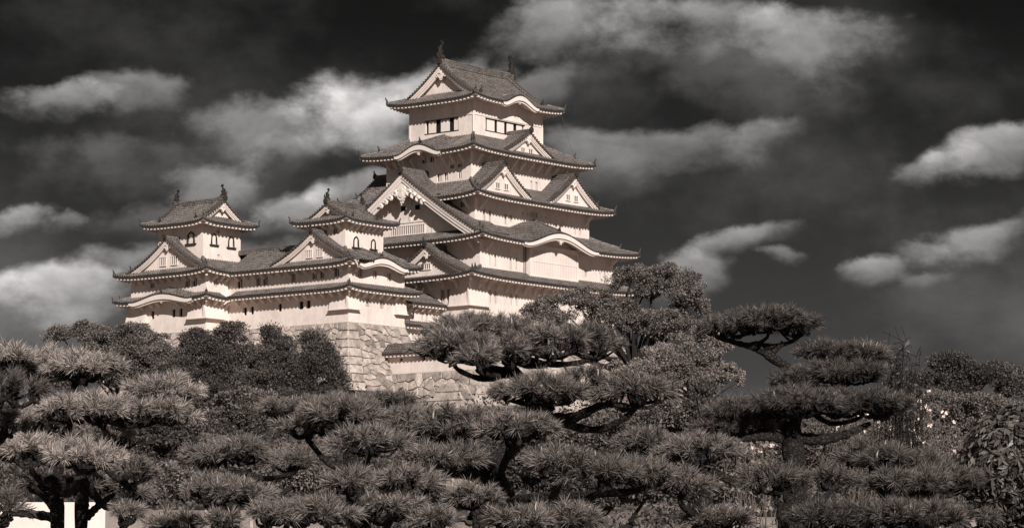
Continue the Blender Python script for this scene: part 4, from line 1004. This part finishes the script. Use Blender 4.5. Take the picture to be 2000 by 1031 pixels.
def tuft(r, p, axis, n, ln, w, spread=58):
    "needles of one shoot"
    a = axis/np.linalg.norm(axis); ph = np.radians(5+spread*r.random(n)**.75); th = r.random(n)*2*pi
    x = unit(np.cross(a, [.31, .17, .93])); y = np.cross(a, x)
    d = a*np.cos(ph)[:, None]+(x*np.cos(th)[:, None]+y*np.sin(th)[:, None])*np.sin(ph)[:, None]
    root = p + a*(r.random(n)*ln*.8)[:, None]; L = ln*(.7+.5*r.random(n))[:, None]
    t = unit(np.cross(d, r.normal(size=(n, 3))))*w*.5
    mid = root+d*L*.6; tip = root+d*L+np.array([0, 0, -.08])*L
    return np.stack([root-t, root+t, mid+t*.8, tip, mid-t*.8], 1)
def needle_pad(mb, c, A, mat_, r, ln=.070, w=.0026, dens=1.0, low=None, nn=100, candles=.035, root=None):
    "a cushion of upward shoots over bare fanning twigs"
    n = max(12, int(pi*A[0]*A[1]*470*dens))
    rr = np.sqrt(r.random(n)); th = r.random(n)*2*pi; f0, f1 = r.random(2)*6
    bumps = np.sin(th*3+f0)*.10+np.sin(th*5+f1)*.08
    X = rr*np.cos(th)*(1+bumps); Y = rr*np.sin(th)*(1+bumps)
    Zt = .62*(1-rr**2.2)-.20+r.normal(size=n)*.10+.14*np.sin(X*7+f0)*np.cos(Y*6+f1)
    ax_ = np.maximum(A-ln*np.array([.75, .75, .2]), A*.5)
    P = c+np.stack([X, Y, Zt], 1)*ax_
    ax = np.stack([X*1.05, Y*1.05, 1.0-.62*rr**2], 1)+r.normal(size=(n, 3))*.2
    sc = ln*(.7+.45*r.random(n))
    V = np.concatenate([tuft(r, p, a, int(nn*(.6+.6*r.random())), l, w) for p, a, l in zip(P, ax, sc)]); k = len(V)
    mb.add(V.reshape(-1, 3), np.arange(5*k).reshape(k, 5), mat_)
    hub = c-[0, 0, A[2]*.62]
    m = max(5, n//7); hubs = c+np.stack([X[:m]*.62, Y[:m]*.62, 0*X[:m]-.42+.12*r.normal(size=m)], 1)*A
    for q in hubs: mb.tube(bez([hub, (hub+q)/2+[0, 0, -.012]+r.normal(size=3)*.012, q], 5), [.013, .011, .010, .009, .008], 'bark', 5)
    for p in P:
        q = hubs[np.argmin(np.sum((hubs-p)**2, 1))]
        mb.tube(bez([q, (p+q)/2+r.normal(size=3)*.012-[0, 0, .01], p], 4), [.0075, .0065, .006, .005], 'bark', 4)
    for i in range(n):
        if r.random() < candles:
            q = P[i]+np.array([0, 0, ln*.7]); mb.tube([q, q+[0, 0, ln*.25], q+[r.normal()*.004, 0, ln*.6]], [.003, .0045, .001], 'candle', 5)
def pine(label, D, base, trunk, pads, branches=(), mat_='needle', low=None, ln=.062, w=.0023, dens=1.15, seed=1, group='pruned pines in the foreground', flat=.8, nn=100, z0=None):
    """pruned pine: trunk = [(px, py, radius px, dD)], pads = [(px, py, hw, hh, dD, attach index)], branches = paths of (px, py, radius px, dD)"""
    r = np.random.default_rng(seed); S = D/FPX
    T = np.array([at(a, b_, D+d) for a, b_, _, d in trunk]); R_ = np.array([q[2] for q in trunk])*S
    gb = T[0].copy(); gb[2] = float(terr(gb[0], gb[1])) if z0 is None else z0
    e = empty('pine_tree', gb, label, 'pine tree', group)
    P = bez(np.vstack([gb-[0, 0, .1], T]), 40); RR = np.interp(np.linspace(0, 1, 40), np.linspace(0, 1, len(T)+1), np.concatenate([[R_[0]*1.15], R_]))
    RR = RR*(1+.10*np.sin(np.arange(40)*1.7)+.06*np.sin(np.arange(40)*3.1))
    mb = MB(); mb.tube(P, RR, 'bark', 10); mb.build('trunk', e, smooth=True)
    for br in branches:
        Q = bez([at(a, b_, D+d) for a, b_, _, d in br], 24); q = np.interp(np.linspace(0, 1, 24), np.linspace(0, 1, len(br)), [x[2] for x in br])*S
        q = q*(1+.12*np.sin(np.arange(24)*1.9)); mb = MB(); mb.tube(Q, q, 'bark', 8); mb.build('branch', e, smooth=True)
    for (px, py, hw, hh, dD, ai) in pads:
        Dp = D+dD; s = Dp/FPX; c = at(px, py+hh*.1, Dp); A = np.array([hw*1.04*s, hw*s*flat, hh*.86*s])
        root = c-[0, 0, A[2]*.8]
        if ai is not None:
            st = T[ai]; dist = np.linalg.norm(root-st)
            mid = (st+root)/2+np.array([0, 0, -.10*dist])+r.normal(size=3)*dist*.05
            mb = MB(); Q = bez([st, mid, root, c], 18); mb.tube(Q, np.linspace(min(.032, .012+dist*.022), .008, 18)*(1+.12*np.sin(np.arange(18)*2.1)), 'bark', 7); mb.build('branch', e, smooth=True)
        mb = MB(); k = max(1, int(round(hw/hh/1.6)))            # a long pad is a row of cushions
        for j in range(k):
            f = (j+.5)/k*2-1; cj = c+np.array([f*A[0]*(1-1/k*.55) if k > 1 else 0, r.normal()*A[1]*.15, r.normal()*A[2]*.14-abs(f)*A[2]*.18])
            Aj = A*np.array([1/k*1.35 if k > 1 else 1, 1.0, (.85+.25*r.random())])
            needle_pad(mb, cj, Aj, mat_, r, ln, w, dens, low or mat_, nn)
        mb.build('needle_pad', e)
    return e

# --- pines, nearest the camera
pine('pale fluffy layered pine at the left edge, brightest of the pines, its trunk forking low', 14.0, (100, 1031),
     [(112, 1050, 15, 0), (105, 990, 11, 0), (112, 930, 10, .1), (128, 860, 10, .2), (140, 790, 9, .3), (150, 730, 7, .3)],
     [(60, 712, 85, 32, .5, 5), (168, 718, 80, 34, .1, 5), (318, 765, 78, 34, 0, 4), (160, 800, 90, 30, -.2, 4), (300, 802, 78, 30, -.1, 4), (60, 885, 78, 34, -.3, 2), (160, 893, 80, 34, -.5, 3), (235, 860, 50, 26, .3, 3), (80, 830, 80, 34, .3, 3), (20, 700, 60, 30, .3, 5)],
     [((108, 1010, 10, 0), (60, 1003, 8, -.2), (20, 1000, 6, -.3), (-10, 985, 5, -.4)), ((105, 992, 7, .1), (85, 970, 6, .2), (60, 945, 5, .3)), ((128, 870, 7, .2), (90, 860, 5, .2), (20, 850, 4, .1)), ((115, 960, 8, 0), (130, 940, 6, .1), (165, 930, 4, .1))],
     mat_='needle_lit', dens=1.15, seed=101)
pine('second trunk of pine at lower left with a small dark head of needles', 14.8, (162, 1031),
     [(158, 1045, 14, 0), (162, 985, 12, 0), (165, 930, 11, 0), (172, 880, 8, 0)],
     [(180, 950, 62, 26, .3, 3), (262, 925, 48, 40, .2, 3), (255, 965, 40, 24, .6, 2), (110, 945, 70, 22, .5, 2), (245, 1008, 42, 24, -.5, 0), (345, 1026, 52, 20, -.6, 0)],
     [((168, 1010, 9, 0), (195, 985, 7, 0), (222, 965, 5, .1)),], seed=111)
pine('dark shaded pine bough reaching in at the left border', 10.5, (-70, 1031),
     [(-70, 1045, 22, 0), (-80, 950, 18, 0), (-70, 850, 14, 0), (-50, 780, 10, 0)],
     [(30, 768, 66, 40, 0, 3), (-10, 830, 60, 40, .2, 2), (10, 1000, 48, 30, -.6, 1)], mat_='needle_shaded', seed=121, ln=.055, w=.0020)
pine('broad dark layered pine at the centre, its top pad reaching over the white roofed wall', 13.5, (985, 1031),
     [(1000, 1060, 30, .2), (990, 985, 25, .2), (965, 920, 21, .1), (1000, 870, 19, .2), (1060, 815, 17, .3), (1040, 760, 14, .3), (1000, 725, 14, .2), (992, 690, 10, .2)],
     [(892, 688, 92, 40, 0, 6), (905, 660, 72, 40, .25, 6), (935, 705, 50, 26, -.2, 6), (985, 650, 70, 42, .3, 7), (1000, 690, 60, 36, -.1, 7), (1072, 675, 80, 46, 0, 7), (1150, 668, 72, 44, .3, 7), (1062, 757, 92, 40, -.1, 5), (1150, 748, 60, 36, .1, 5), (1236, 768, 78, 44, 0, 4),
      (1012, 842, 78, 34, -.5, 3), (905, 824, 88, 40, -.2, 2), (800, 828, 84, 40, -.1, 2), (1095, 905, 80, 40, -.9, 1), (1170, 930, 72, 40, -.9, 1), (1250, 925, 72, 40, -.7, 1)],
     [((985, 985, 20, .2), (930, 905, 15, .1), (850, 865, 11, 0), (780, 850, 8, 0)), ((990, 960, 16, .2), (925, 930, 11, 0), (850, 915, 8, 0)),
      ((1000, 725, 13, .2), (965, 728, 11, .1), (935, 712, 8, 0)), ((1050, 812, 14, .3), (1075, 795, 9, .3), (1018, 800, 5, .3)), ((1060, 818, 15, .3), (1120, 815, 11, .2), (1180, 790, 7, .1), (1235, 795, 6, .1))], seed=131)
pine('low spreading pine left of centre with stacked cushions and pale candles', 12.8, (700, 1031),
     [(705, 1060, 22, .2), (700, 985, 17, .2), (690, 920, 14, .1), (680, 850, 10, .1)],
     [(668, 812, 85, 40, 0, 3), (720, 866, 76, 36, -.5, 2), (600, 830, 62, 30, .2, 2), (862, 895, 82, 28, .1, 1), (790, 935, 70, 34, -.5, 1), (684, 942, 46, 28, -.8, 1), (640, 1005, 62, 30, -.8, 0), (760, 1000, 70, 30, -.5, 0)], seed=141)
pine('thin flat pine pad just under the corner of the stone rampart', 17.5, (690, 1031), [(690, 1060, 14, 0), (680, 900, 11, 0), (690, 800, 7, 0)],
     [(660, 792, 76, 18, 0, 2), (750, 786, 58, 15, .1, 2), (560, 800, 55, 20, .2, 2)], seed=151)
pine('low dark pine in front of the bushes left of centre, one long pad over another', 13.5, (450, 1031), [(455, 1060, 16, 0), (450, 985, 12, 0), (470, 920, 9, 0)],
     [(442, 888, 80, 30, 0, 2), (575, 902, 58, 26, .1, 2), (437, 965, 92, 34, -.5, 1), (560, 1005, 80, 28, -.7, 0), (430, 1018, 40, 20, -.7, 0)], seed=161)
pine('small pine bush at the bottom centre with wide radiating tufts', 11.8, (930, 1031), [(935, 1060, 14, 0), (932, 1010, 10, 0)],
     [(930, 980, 62, 34, 0, 1), (1015, 1015, 60, 24, -.2, 0), (850, 1022, 46, 20, -.1, 0), (1110, 1010, 60, 26, .2, 0)], seed=171)
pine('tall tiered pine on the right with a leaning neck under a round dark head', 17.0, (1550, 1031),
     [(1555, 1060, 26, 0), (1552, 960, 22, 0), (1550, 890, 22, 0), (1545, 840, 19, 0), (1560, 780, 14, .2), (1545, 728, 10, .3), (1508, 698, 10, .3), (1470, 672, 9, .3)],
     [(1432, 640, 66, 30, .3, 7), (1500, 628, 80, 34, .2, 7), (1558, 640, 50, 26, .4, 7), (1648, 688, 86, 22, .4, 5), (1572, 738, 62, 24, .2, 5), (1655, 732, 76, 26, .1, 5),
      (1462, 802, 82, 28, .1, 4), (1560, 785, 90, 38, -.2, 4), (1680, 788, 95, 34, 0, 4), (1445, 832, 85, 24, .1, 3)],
     [((1552, 855, 13, 0), (1610, 857, 11, 0), (1660, 845, 8, 0), (1700, 826, 5, 0)), ((1548, 862, 11, 0), (1500, 852, 9, -.1), (1450, 858, 6, -.1)), ((1500, 690, 10, .3), (1470, 678, 7, .3), (1420, 665, 5, .3)), ((1505, 690, 8, .3), (1520, 678, 6, .3), (1530, 668, 5, .3))], seed=181, mat_='needle_shaded')
pine('mid-height pine cushion between the centre pine and the tiered pine', 14.5, (1370, 1031), [(1385, 1060, 15, 0), (1375, 985, 12, 0), (1385, 920, 9, 0)],
     [(1262, 868, 58, 30, .3, 2), (1372, 884, 88, 38, 0, 2), (1330, 950, 55, 42, -.6, 1), (1400, 1015, 60, 24, -.4, 0)], [((1440, 945, 8, 0), (1410, 930, 9, 0), (1385, 920, 9, 0))], seed=191)
pine('dark low pine in front of the tiered pine with one round cushion', 13.5, (1520, 1031), [(1530, 1060, 12, 0), (1525, 1000, 9, 0)], [(1512, 946, 74, 32, 0, 1), (1625, 935, 48, 24, .4, 1)], seed=201, mat_='needle_shaded')
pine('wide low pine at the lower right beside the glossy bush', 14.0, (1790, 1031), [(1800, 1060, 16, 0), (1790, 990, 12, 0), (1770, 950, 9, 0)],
     [(1700, 890, 60, 28, .5, 2), (1765, 905, 85, 28, .3, 2), (1860, 940, 62, 32, .1, 2), (1780, 945, 80, 30, -.2, 1), (1640, 1012, 90, 26, -.7, 0), (1780, 1010, 95, 28, -.7, 0), (1890, 1015, 50, 22, -.5, 0)], seed=211, mat_='needle_shaded')

# --- trees on the hill
HG = 'leafy trees on the castle hill'
crown_tree('broadleaf_tree', 'tree at far left below the small keep, with a separate leafy spur standing against sky', 'tree', 285, [(115, 656, 28, 24), (165, 648, 32, 26), (235, 690, 95, 58), (310, 725, 70, 70), (200, 735, 110, 50), (265, 660, 40, 30)], (240, 850), 'leaf', group=HG, seed=301)
crown_tree('broadleaf_tree', 'dark tree under the leftmost small keep, hiding most of its stone base', 'tree', 270, [(385, 668, 36, 30), (410, 700, 66, 48), (385, 770, 90, 75), (455, 655, 34, 32), (470, 745, 75, 80), (350, 730, 50, 40)], (415, 880), 'leaf_dark', group=HG, seed=302)
crown_tree('conifer_tree', 'narrow dark tree with pointed top before the rampart, left of the round juniper', 'tree', 262, [(526, 655, 22, 26), (540, 700, 44, 50), (530, 770, 75, 70), (575, 740, 40, 50)], (535, 870), 'leaf_dark', group=HG, seed=303, upright=.5)
crown_tree('conifer_tree', 'rounded juniper right at the corner of the stone rampart', 'tree', 255, [(605, 664, 24, 24), (622, 690, 34, 32), (620, 735, 58, 58), (612, 790, 70, 48), (664, 752, 24, 30)], (615, 840), 'leaf_dark', leaf=.18, group=HG, seed=304, upright=.6, dens=1.2)
crown_tree('broadleaf_tree', 'paler leafy mass below the dark trees, above the low pines at left', 'tree', 200, [(480, 800, 75, 45), (420, 840, 60, 40), (560, 820, 50, 40)], (450, 900), 'leaf', group=HG, seed=305, leaf=.2, sub=.8)
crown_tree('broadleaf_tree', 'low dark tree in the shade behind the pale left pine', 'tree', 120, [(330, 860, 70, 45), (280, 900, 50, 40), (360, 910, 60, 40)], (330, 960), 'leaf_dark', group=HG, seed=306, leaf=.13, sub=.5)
crown_tree('broadleaf_tree', 'large spreading tree at the right foot of the tall keep, limbs showing through', 'tree', 235, [(1235, 560, 60, 45), (1310, 560, 70, 50), (1350, 620, 45, 55), (1120, 605, 85, 45), (1060, 620, 50, 32), (1200, 630, 80, 50), (1280, 640, 80, 45)], (1245, 760), 'leaf', group=HG, seed=307, dens=.62, limbs=36, trunk=.5, gap=.26, leaf=.17, sub=.85)
crown_tree('broadleaf_tree', 'pale sunlit tree low on the right of the large spreading tree', 'tree', 215, [(1375, 680, 55, 42), (1345, 730, 80, 40), (1412, 735, 40, 36), (1250, 740, 90, 40), (1310, 700, 60, 30)], (1360, 830), 'leaf_pale', group=HG, seed=308, dens=.7, limbs=16, gap=.16, leaf=.16, sub=.75)
crown_tree('broadleaf_tree', 'shrubby tree behind the right arm of the centre pine', 'tree', 150, [(1200, 850, 80, 45), (1290, 830, 60, 45), (1130, 870, 60, 40), (1330, 810, 60, 30)], (1220, 920), 'leaf', group=HG, seed=309, leaf=.16, sub=.6)
crown_tree('juniper_shrub', 'small upright dark juniper between the centre pine and the tiered pine', 'shrub', 140, [(1375, 775, 28, 34), (1360, 795, 26, 26)], (1370, 830), 'leaf_dark', group=None, seed=310, leaf=.2, sub=.4, upright=2.0, nleaf=60)
crown_tree('broadleaf_tree', 'dark tree at the right border, tallest of the distant ones behind the flowering shrub', 'tree', 130, [(1850, 710, 45, 26), (1930, 735, 70, 34), (1860, 760, 60, 35), (1985, 760, 40, 30), (1800, 745, 30, 22)], (1880, 830), 'leaf_dark', group=HG, seed=311, leaf=.11, sub=.55)
crown_tree('broadleaf_tree', 'grey leafy bush in the right distance between tiered pine and glossy bush', 'tree', 75, [(1800, 800, 90, 40), (1900, 800, 100, 36), (1840, 860, 90, 60), (1740, 850, 60, 60)], (1820, 930), 'leaf', group=HG, seed=312, leaf=.065, sub=.33, dens=.8, gap=.1)
crown_tree('broadleaf_tree', 'low rounded shrub in front of the hill behind the lower centre pines', 'tree', 70, [(500, 930, 80, 36), (330, 950, 60, 50), (620, 935, 50, 30)], (480, 990), 'leaf', group=HG, seed=313, leaf=.09, sub=.3)
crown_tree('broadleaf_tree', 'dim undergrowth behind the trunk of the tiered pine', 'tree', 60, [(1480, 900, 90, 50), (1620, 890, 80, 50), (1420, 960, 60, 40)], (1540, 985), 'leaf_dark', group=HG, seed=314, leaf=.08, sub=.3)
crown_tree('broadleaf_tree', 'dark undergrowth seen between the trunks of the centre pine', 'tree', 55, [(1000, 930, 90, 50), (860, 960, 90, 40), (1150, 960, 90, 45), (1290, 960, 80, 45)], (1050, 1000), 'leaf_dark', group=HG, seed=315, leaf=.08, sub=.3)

# --- undergrowth over the slope
r = np.random.default_rng(77); ug = MB()
for i in range(2600):
    y = 46*(300/46)**(r.random()**.85); x = r.uniform(-.2, .2)*y*1.05
    if y > 235 and abs(x) < 60: continue
    h = r.uniform(.25, 1.0)*(.5+.0075*y); c = np.array([x, y, terr(x, y)+h*.35]); k = 70
    w_ = unit(r.normal(size=(k, 3)))*(r.random(k)**.4)[:, None]; w_[:, 2] = np.abs(w_[:, 2])
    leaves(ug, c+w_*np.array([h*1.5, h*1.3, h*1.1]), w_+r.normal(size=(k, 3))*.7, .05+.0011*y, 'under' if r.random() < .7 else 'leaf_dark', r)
tag(ug.build('undergrowth'), 'low dark leafy undergrowth covering the slope behind the pines', 'undergrowth', None, 'stuff')
# --- glossy long-leaved bush at the right edge
def leafy_bush(label, D, c, hw, hh, n, size, m, seed):
    r = np.random.default_rng(seed); S = D/FPX; p = at(*c, D); b = p.copy(); b[2] = terr(p[0], p[1]); e = empty('glossy_bush', b, label, 'bush')
    A = np.array([hw*S, hw*S*.8, hh*S]); mb = MB()
    u = unit(r.normal(size=(n, 3))); u[:, 1] = -np.abs(u[:, 1])*np.where(r.random(n) < .8, 1, -1); P = p+u*A*(.72+.28*r.random(n))[:, None]
    for q, d in zip(P, u):
        k = 8; th = r.random(k)*2*pi; a = unit(d*.6+np.array([0, 0, .2])); x = unit(np.cross(a, [.2, .3, .9])); y = np.cross(a, x)
        dr = a*.35+(x*np.cos(th)[:, None]+y*np.sin(th)[:, None])*.8+np.array([0, 0, -.55])
        leaves(mb, np.repeat(q[None], k, 0), dr, size, m, r, .34)
    mb.build('foliage', e); t = MB()
    for i in range(7):
        q = P[r.integers(n)]; t.tube(bez([b+r.normal(size=3)*[.1, .1, 0], (b+q)/2+r.normal(size=3)*.1, q]), np.linspace(.03, .006, 14), 'bark', 5)
    t.build('stem', e); return e
leafy_bush('dense dark bush with long glossy drooping leaves at the right border', 16.0, (1985, 915), 108, 125, 1500, .062, 'gloss', 401)
# --- flowering shrub and reeds behind the tiered pine
def twig_shrub(name, label, D, c, hw, hh, n, flowers, seed, leafy=60, rad=.006, m='twig', lm='leaf_pale', ls=.05, foot=.55):
    r = np.random.default_rng(seed); S = D/FPX; p = at(*c, D); b = p.copy(); b[2] = terr(p[0], p[1]); e = empty(name, b, label, 'shrub'); A = np.array([hw*S, hw*S*.6, hh*S]); st = MB(); lf = MB(); fl = []
    for i in range(n):
        u = unit(r.normal(size=3)); u[2] = abs(u[2])*1.0-.25; q = p+u*A*(.6+.4*r.random()); b0 = b+np.array([(q[0]-b[0])*foot, (q[1]-b[1])*.5, .0]); b0[2] -= .3
        h_ = q-b0; W_ = np.array([A[0], A[1], A[2]*.4]); Q = bez([b0, b0+h_*.35+r.normal(size=3)*W_*.16, b0+h_*.62+r.normal(size=3)*W_*.24, b0+h_*.84+r.normal(size=3)*W_*.2, q+r.normal(size=3)*W_*.12], 12); st.tube(Q, np.linspace(rad, rad*.30, 12), m, 4)
        for _ in range(5):
            k = r.integers(5, 12); d = unit(r.normal(size=3)+[0, 0, .6]); st.tube(bez([Q[k], Q[k]+d*A[2]*.14+r.normal(size=3)*.02, Q[k]+d*A[2]*.30+r.normal(size=3)*.04], 4), np.linspace(rad*.5, rad*.25, 4), m, 4)
        if leafy: k = leafy; i0 = r.integers(4, 12, k); L = Q[i0]+r.normal(size=(k, 3))*A[2]*.09; leaves(lf, L, r.normal(size=(k, 3)), ls, lm, r)
        fl.append(q)
    s = st.build('stem', e)
    if leafy: lf.build('foliage', e)
    for i in range(flowers):
        q = fl[r.integers(len(fl))]+r.normal(size=3)*A*.12; q[1] = p[1]-A[1]*(.5+.5*r.random()); f = MB(); k = 7
        for a in np.arange(k)*2*pi/k: leaves(f, q[None], np.array([[cos(a), -.45, sin(a)]]), .026, 'petal', r, .8)
        f.build('flower', e)
    return e
twig_shrub('flowering_shrub', 'tangled pale twiggy shrub dotted with white blossoms, right of the tiered pine', 28, (1740, 850), 150, 115, 190, 34, 411, leafy=60, ls=.03, lm='leaf', m='twig')
twig_shrub('flowering_shrub', 'small twiggy shrub with a few white blossoms left of the tiered pine trunk', 26, (1470, 880), 60, 40, 40, 7, 412, leafy=60, ls=.045)
twig_shrub('bamboo_clump', 'slender dark reedy plant standing against the sky right of the tiered pine', 24, (1757, 745), 52, 112, 60, 0, 413, leafy=14, rad=.0075, m='bark', lm='leaf_dark', ls=.045, foot=.16)

# --- pale garden boulders showing between the pines
def boulder(label, D, c, hw, hh, seed):
    r = np.random.default_rng(seed); S = D/FPX; p = at(*c, D); g = terr(p[0], p[1]); n, k = 18, 11
    th = np.linspace(0, 2*pi, n+1)[:-1]; ph = np.linspace(-pi/2, pi/2, k); U_ = np.stack(np.broadcast_arrays(np.cos(ph)[None]*np.cos(th)[:, None], np.cos(ph)[None]*np.sin(th)[:, None], np.sin(ph)[None]), -1)
    d = np.ones((n, k))
    for _ in range(9):
        a = unit(r.normal(size=3)); q = .72+.2*r.random(); dt = U_@a; d = np.where(dt > 0, np.minimum(d, q/np.maximum(dt, .05)), d)   # flat facets
    P = p+U_*d[..., None]*np.array([hw*S, hw*S*.8, hh*S]); mb = MB(); mb.shade = []
    P = np.concatenate([P, P[:1]], 0); P[..., 2] = np.where(P[..., 2] < p[2]-hh*S*.6, np.minimum(P[..., 2], g-.1), P[..., 2])
    mb.grid(P, 'stone'); mb.shade.append(np.full(n*(k-1), .95)); o = mb.build('boulder', org=p); o.location = p; tag(o, label, 'rock')
boulder('big pale boulder framed by the curling branches of the centre pine', 232, (1110, 800), 50, 34, 504)
# ------------------------------------------------------------------ garden walls at the foot of the picture
def garden_wall(name, label, D, px0, px1, ytop, hgt, rot=0.0, cap=True, th=.5, group=None):
    a = at(px0, ytop, D); b = at(px1, ytop, D); ln = b[0]-a[0]; zt = a[2]; e = empty(name, (a[0], D, zt-hgt), label, 'wall', group); og = np.array([a[0], D, zt-hgt]); e.rotation_euler = (0, 0, rot)
    mb = MB(); top = zt-(.55 if cap else 0)
    mb.box((a[0], D, zt-hgt), (b[0], D+th, top), 'plaster'); mb.build('wall', e)
    if cap:
        rf = MB(); ts = np.linspace(0, 1, 5)
        for sg, y in ((1, D-.42), (-1, D+th+.42)):
            ym = D+th/2; F_ = top-.02+.42*ts
            xs_ = np.linspace(a[0]-.1, b[0]+.1, 10)
            rf.grid(np.stack([np.stack([xs_, np.full(10, y+(ym-y)*t), np.full(10, f)], 1) for t, f in zip(ts, F_)], 1), 'tile')
            for x in np.arange(a[0], b[0], .27): rib(rf, np.stack([0*ts+x, y+(ym-y)*ts, F_], 1), np.array([1., 0, 0]), .55, 'capt')
        rf.box((a[0]-.1, D-.36, top-.14), (b[0]+.1, D+th+.36, top-.03), 'capt')
        rf.sweep([(x, D+th/2, top+.36) for x in np.linspace(a[0]-.1, b[0]+.1, 12)], (0, 1, 0), UP, [(-.15, 0), (-.14, .13), (-.07, .22), (.07, .22), (.14, .13), (.15, 0)], 'capt')
        for x in np.arange(a[0], b[0], .27): rf.box((x-.018, D+th/2-.155, top+.37), (x+.018, D+th/2+.155, top+.585), 'mortar')
        rf.build('roof', e)
    return e
M['capt'] = mat('weathered_cap_tile', m_plain(.16, .45, 4), .7)
garden_wall('plaster_wall', 'plain bright plaster wall behind the forked pine trunks at lower left', 30, -60, 206, 980, 3.2, cap=False, th=4.0)
garden_wall('roofed_wall', 'plaster wall with weathered tile cap along the bottom, right of the plain white wall', 33, 225, 620, 1000, 3.0)
garden_wall('roofed_wall', 'tile-capped wall glimpsed low between the centre pine cushions', 40, 884, 966, 938, 3.2)
garden_wall('roofed_wall', 'tile-capped wall at the bottom below the tiered pine', 30, 1425, 1600, 1014, 2.8)
garden_wall('roofed_wall', 'tile-capped wall at the lower right corner beneath the glossy bush', 30, 1890, 2060, 1003, 2.8)
